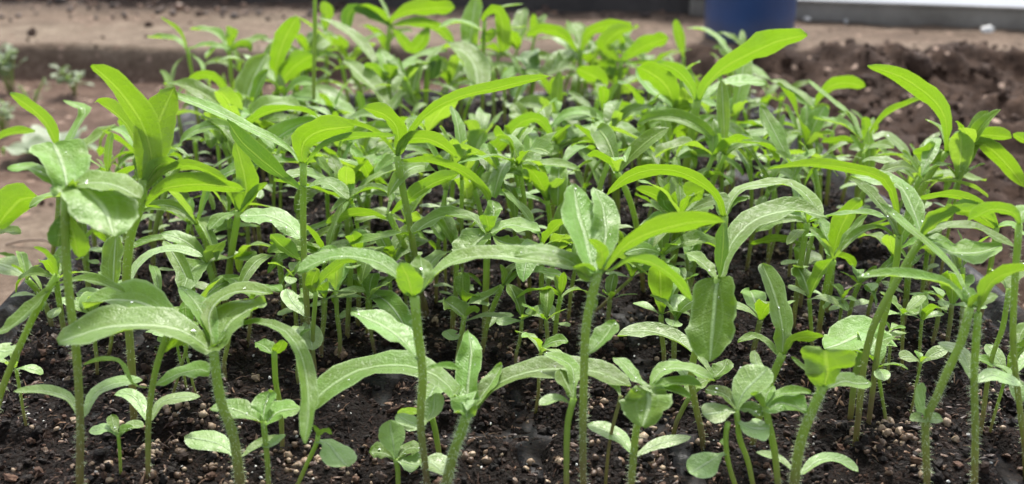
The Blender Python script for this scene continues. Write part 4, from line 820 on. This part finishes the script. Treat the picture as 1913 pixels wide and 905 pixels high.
def sprouts():
    for i, (bx, by, tx, ty, sw) in enumerate(SPROUTS):
        g = on_z(bx, by, .003); d1 = depth_at_Y(tx, ty, g.y); top = at_depth(tx, ty, d1); root = empty('seedling', g); b0 = g.copy(); b0.z -= .003; r = sw*.45*d1/FPX
        make_stem(root, [b0, b0.lerp(top, .35) + Vector((rf.uniform(-.001, .001), 0, 0)), b0.lerp(top, .7), top], r*.8, r, 30, rf.choice((.45, .7, 1)))
        az = rf.uniform(-.5, .5) if i % 3 else rf.uniform(.8, 2.2); L = rf.uniform(.010, .0155)
        for s in (0, math.pi): blade3d(root, top, az+s, L*rf.uniform(.85, 1.15), L*.46, rf.uniform(.2, 1.0), rf.uniform(.3, 1.4), 'round', 'cotyledon', 'cotyledon', roll=rf.uniform(-.4, .4))
        L2 = L*(rf.uniform(1.0, 2.2) if by < 720 else rf.uniform(.6, 1.2))
        for s in (math.pi/2, -math.pi/2): blade3d(root, top + Vector((0, 0, .0006)), az+s+rf.uniform(-.4, .4), L2*rf.uniform(.7, 1.1), L2*.36, rf.uniform(.6, 1.4), rf.uniform(.3, 1.4), 'lance', rf.choice(('leaf', 'leaf_young', 'leaf_pale')), roll=rf.uniform(-.4, .4))
        SPL.append((root, g))
# ---------------------------------------------------------------- the crowd between them, each with its own shape
rf = random.Random(2024)
def blade3d(root, p0, az, L, W, el0, drop, prof, mat, name='leaf', roll=0, drops=0):
    """a leaf leaving p0 at azimuth az and elevation el0, bending down by drop radians along its length"""
    P = []; p = p0.copy(); prev = 0; side_b = rf.uniform(-.35, .35)
    T = []
    for t in TS:
        el = el0 - drop*t**1.25; a = az + side_b*t; d = Vector((math.cos(a)*math.cos(el), math.sin(a)*math.cos(el), math.sin(el)))
        p = p + d*(t-prev)*L; prev = t; P.append(p.copy()); T.append(d)
    S = []; NN = []
    for d in T:
        s = Vector((0, 0, 1)).cross(d); s = s.normalized() if s.length > .05 else Vector((-math.sin(az), math.cos(az), 0)); s = (Quaternion(d, roll) @ s); n = d.cross(s).normalized()
        if n.z < 0 and abs(roll) < .1 and d.z < .9: n = -n; s = -s
        S.append(s); NN.append(n)
    mb = MB(); blade(mb, P, S, NN, W, PROF[prof], rf.uniform(.05, .35) if name == 'leaf' else .05, .25 if name == 'leaf' else .06, rf.uniform(0, 900), .03 if name == 'leaf' else .008)
    o = mb.build(name, M[mat], root)
    if drops: drops_on(o, P, S, NN, W, PROF[prof], rf, drops)
    return o
sprouts()
taken = [(g.x, g.y) for _, _, g in PL_INFO] + [(g.x, g.y) for _, g in SPL]
spots = []
for cy in range(NCY):
    for cx in range(NCX):
        yy = tray_to_world(0, (cy+.5)*CELL).y
        n_ = rf.choice((7, 8, 9)) if yy < .5 else rf.choice((5, 5, 6)) if yy < .64 else rf.choice((2, 3)) 
        for t_ in range(n_):
            x = -TW/2 + (cx+.5)*CELL + rf.uniform(-.021, .021); y = (cy+.5)*CELL + rf.uniform(-.021, .021)
            p = tray_to_world(x, y, 0)
            if p.y < .405: continue
            if p.y < .43 and rf.random() < .35: continue
            if min([math.hypot(p.x-a, p.y-b) for a, b in taken] or [1]) < (.0078 if p.y < .52 else .0095): continue
            taken.append((p.x, p.y)); spots.append((x, y, p))
rf.shuffle(spots); far_spots = [s for s in spots if s[2].y > .70]; spots = [s for s in spots if s[2].y <= .70]; spots.sort(key=lambda s: s[2].y > .54); spots = spots[:335-len(PL_INFO)-len(SPL)]
spots.sort(key=lambda s: s[2].y); FAR = []; spots += far_spots[:75]
DIRS = ['right of', 'behind and right of', 'behind', 'behind and left of', 'left of', 'in front and left of', 'in front of', 'in front and right of']
seen = {}
main_info = list(PL_INFO)
for x, y, p in spots:
    p.z = tray_soil_h(x, y); far = sstep(.45, .85, p.y)
    H = rf.uniform(.018, .042) + .008*(p.y > .46) + (rf.random() < .15)*.010
    if .435 < p.y < .62: H += .009
    if p.y < .435: H *= .95
    if x > .13 and p.y > .5 or x < -.16 and p.y > .5: H *= .72
    lean = rf.gauss(0, .16); lean2 = rf.gauss(0, .12); top = p + Vector((lean*H, lean2*H, H)); m1 = p + Vector((lean*H*.2, lean2*H*.2, H*.4)); m2 = p + Vector((lean*H*.55, lean2*H*.55, H*.75))
    root = empty('seedling', p); r1 = rf.uniform(.0008, .0014)
    base = p.copy(); base.z -= .003
    make_stem(root, [base, m1, m2, top], r1*.75, r1, 50 if p.y < .52 else 0)
    az = rf.uniform(0, math.pi)
    kind = rf.random()
    # seed leaves part way up
    cm = m1.lerp(m2, rf.uniform(.1, .9)); ca = az + math.pi/2 + rf.uniform(-.3, .3); cl = rf.uniform(.008, .014)
    for s in (0, math.pi): blade3d(root, cm, ca+s, cl*rf.uniform(.85, 1.1), cl*rf.uniform(.38, .52), rf.uniform(.1, .7), rf.uniform(.2, 1.1), 'round', 'cotyledon', 'cotyledon')
    Lm = (rf.uniform(.026, .047) if kind > .15 else rf.uniform(.012, .02))*(1 if p.y > .44 else .9)*(.8 if abs(x) > .14 else 1)
    wide = rf.uniform(.16, .29)
    el = rf.uniform(.35, 1.2); dr = rf.uniform(.7, 1.9)
    mats_ = ('leaf', 'leaf_young', 'leaf_young', 'leaf_young', 'leaf_pale', 'leaf_pale', 'leaf_wet')
    for s in (0, math.pi):
        blade3d(root, top, az+s+rf.uniform(-.5, .5), Lm*rf.uniform(.65, 1.2), Lm*wide*rf.uniform(.85, 1.15), el+rf.uniform(-.35, .35), dr+rf.uniform(-.6, .5), rf.choice(('lance', 'strap', 'lance', 'broad')), rf.choice(mats_), roll=rf.uniform(-.7, .7), drops=3 if rf.random() < .2 else 0)
    if kind > .22:
        L2 = Lm*rf.uniform(.4, .8); e2 = rf.uniform(.8, 1.45)
        for s in (math.pi/2, -math.pi/2): blade3d(root, top, az+s+rf.uniform(-.4, .4), L2*rf.uniform(.6, 1.2), L2*wide*1.15, e2+rf.uniform(-.2, .1), rf.uniform(.1, 1.1), 'lance', rf.choice(mats_), roll=rf.uniform(-.5, .5))
    if kind > .6 and H > .028:
        nd = m2.lerp(top, rf.uniform(.2, .8)); L3 = Lm*rf.uniform(.6, 1.0)
        for s in (math.pi/2, -math.pi/2): blade3d(root, nd, az+s+rf.uniform(-.4, .4), L3*rf.uniform(.7, 1.2), L3*wide, rf.uniform(.2, .8), rf.uniform(.5, 1.6), 'lance', rf.choice(mats_), roll=rf.uniform(-.5, .5))
    if p.y > .70: FAR.append(root); continue
    lk = ('short' if H < .026 else 'middling' if H < .042 else 'tall') + ' seedling with ' + ('small rounded' if kind <= .25 else 'broad' if wide > .32 else 'long narrow' if Lm > .033 else 'slim') + ' leaves'
    near = sorted(main_info, key=lambda q: (q[2]-p).length)
    for q in near[:6]:
        d = p - q[2]; dn = DIRS[int(round(math.atan2(d.y, d.x)/(math.pi/4))) % 8]
        l = f'{lk}, {dn} {q[1]}'
        if l not in seen and len(l.split()) <= 16: break
    seen[l] = 1
    tag(root, l, 'seedling', 'crowded seedlings filling the tray')

# the farthest small seedlings, too many to number singly, are one mass
def join_far():
    V = []; F = []; U = []; MI = []; mats = []; names = {}
    for r in FAR:
        for c in list(r.children):
            me = c.data; b = len(V); off = r.location; k_ = me.materials[0]
            if k_.name not in names: names[k_.name] = len(mats); mats.append(k_)
            for v in me.vertices: V.append(tuple(v.co + off))
            uvd = me.uv_layers[0].data
            for f in me.polygons:
                F.append(tuple(b+i for i in f.vertices)); MI.append(names[k_.name])
                for li in f.loop_indices: U += list(uvd[li].uv)
            for g in list(c.children): bpy.data.objects.remove(g)
            bpy.data.objects.remove(c)
        bpy.data.objects.remove(r)
    me = bpy.data.meshes.new('far_seedlings'); me.from_pydata(V, [], F); ul = me.uv_layers.new(name='UVMap'); ul.data.foreach_set('uv', U)
    for k_ in mats: me.materials.append(k_)
    me.polygons.foreach_set('material_index', MI); me.polygons.foreach_set('use_smooth', [True]*len(F))
    o = bpy.data.objects.new('far_seedlings', me); col.objects.link(o); tag(o, 'mass of small green seedlings crowding the far end of the tray', kind='stuff')
join_far()
for o, p in SPL:
    for q in sorted(main_info, key=lambda q: (q[2]-p).length)[:8]:
        d = p - q[2]; l = f"thin stemmed small seedling {DIRS[int(round(math.atan2(d.y, d.x)/(math.pi/4))) % 8]} {q[1]}"
        if l not in seen and len(l.split()) <= 16: break
    seen[l] = 1; tag(o, l, 'seedling', 'thin young seedlings between the big ones')
for o, p, s in PEBO:
    sz = 'large' if s > 13 else 'middling' if s > 9 else 'small'
    for q in sorted(main_info, key=lambda q: (q[2]-p).length)[:8]:
        d = p - q[2]; l = f"{sz} tan pebble {DIRS[int(round(math.atan2(d.y, d.x)/(math.pi/4))) % 8]} {q[1]}"
        if l not in seen and len(l.split()) <= 16: break
    seen[l] = 1; o['label'] = l
# ---------------------------------------------------------------- weeds and litter beside the tray
def weed(px, py, n, H, label, cat='weed', mat='weed_leaf', lw=.008):
    g = on_z(px, py, zones(*on_z(px, py, GZ).xy)[0]); root = empty('weed', g); tag(root, label, cat)
    for i in range(n):
        a = rf.uniform(0, 6.28); l = rf.uniform(.1, .45)*H; tp = g + Vector((math.cos(a)*l, math.sin(a)*l, H*rf.uniform(.6, 1)))
        make_stem(root, [g + Vector((rf.uniform(-.003, .003), rf.uniform(-.003, .003), -.003)), g.lerp(tp, .5) + Vector((0, 0, .003)), tp], .0009, .0006)
        for j in range(6): blade3d(root, tp - Vector((0, 0, rf.uniform(0, H*.3))), rf.uniform(0, 6.28), lw*rf.uniform(.8, 1.6), lw*.6, rf.uniform(.1, .9), rf.uniform(.2, 1), 'round', mat, 'leaf')
weed(22, 178, 9, .045, 'dusty grey green weed clump at the left edge beside the path step', lw=.012)
weed(138, 178, 5, .03, 'little pale weed below the step of the path', lw=.011)
weed(62, 210, 5, .035, 'dry straw coloured weed stalks between two dusty weeds', lw=.004)
weed(10, 250, 6, .03, 'low sprawling dusty weed at the left edge nearer the tray', lw=.009)
g = on_z(95, 300, GZ+.004); root = empty('broad_leaf_plant', g); tag(root, 'flat grey green plant with three wide round leaves lying on the soil at left', 'plant')
P0 = g.copy()
for a_, L_, W__ in ((1.75, .062, .052), (2.9, .045, .036), (.4, .04, .03)): blade3d(root, P0, a_, L_, W__, .5, .75, 'broad', 'weed_leaf', 'leaf')
make_stem(root, [P0 + Vector((0, 0, -.004)), P0 + Vector((.001, 0, .002)), P0 + Vector((0, 0, .004))], .0015, .001)
rr = random.Random(99)
TW_ = [(60, 205, 170, .05), (25, 215, 10, .05), (120, 160, 5, .06), (55, 455, 8, .03), (330, 60, 20, .03), (790, 165, 60, .04), (1200, 178, -30, .04), (1640, 95, 4, .05), (80, 330, 160, .03)]
TLB = ['dry twig leaning by the weeds at left', 'pale straw lying at the left edge', 'long dry straw below the path step', 'pale splinter on the soil at left near the tray', 'short straw lying on the pale path at left', 'thin straw on the soil behind the centre seedlings', 'dry fibre behind the seedlings right of centre', 'dark twig lying on the pale path at right', 'small straw on the pale patch left of the tray']
for (px, py, a_, L_), lb in zip(TW_, TLB):
    g = on_z(px, py, zones(*on_z(px, py, GZ).xy)[0]+.002); d_ = Vector((math.cos(R(a_)), math.sin(R(a_)), rr.uniform(.0, .12)))*L_*.5
    mb = MB(); pts = [g - d_, g - d_*.3 + Vector((0, 0, .002)), g + d_*.4 + Vector((.001, .001, .0015)), g + d_]; pts = resample(catmull([tuple(q) for q in pts]), [i/10 for i in range(11)])[0]; tube(mb, pts, [.0008]*11, 5)
    o = mb.build('twig', M['pebble']); 
    tag(o, lb, 'twig')
for px, py, s, lb in ((1845, 60, 22, 'pale rounded stone at the foot of the wall, upper right'), (1668, 100, 9, 'small stone on the path at right'), (1580, 42, 10, 'pale chip at the wall foot right of the drum'), (1508, 38, 14, 'whitish chip just right of the blue drum'), (60, 66, 22, 'dark flat clod on the pale path at upper left'), (600, 48, 20, 'dark clod on the path behind the back seedlings'), (1715, 128, 58, 'big dark clod topping the bank of dug soil'), (1470, 118, 26, 'mid sized clod on the edge of the dug soil')):
    g = on_z(px, py, zones(*on_z(px, py, GZ+.03).xy)[0]); d = (g-CAM).length; mb = MB(); lump(mb, Vector((0, 0, 0)), s*.5*d/FPX, (1, .8, .6), .3, True, rr)
    o = mb.build('stone', M['grit'] if 'pale' in lb.split()[0] or 'whitish' in lb else M['clod']); o.location = g + Vector((0, 0, s*.12*d/FPX)); tag(o, lb, 'stone' if 'clod' not in lb else 'clod')
    if 'clod' in lb: o.name = 'earth_clod'
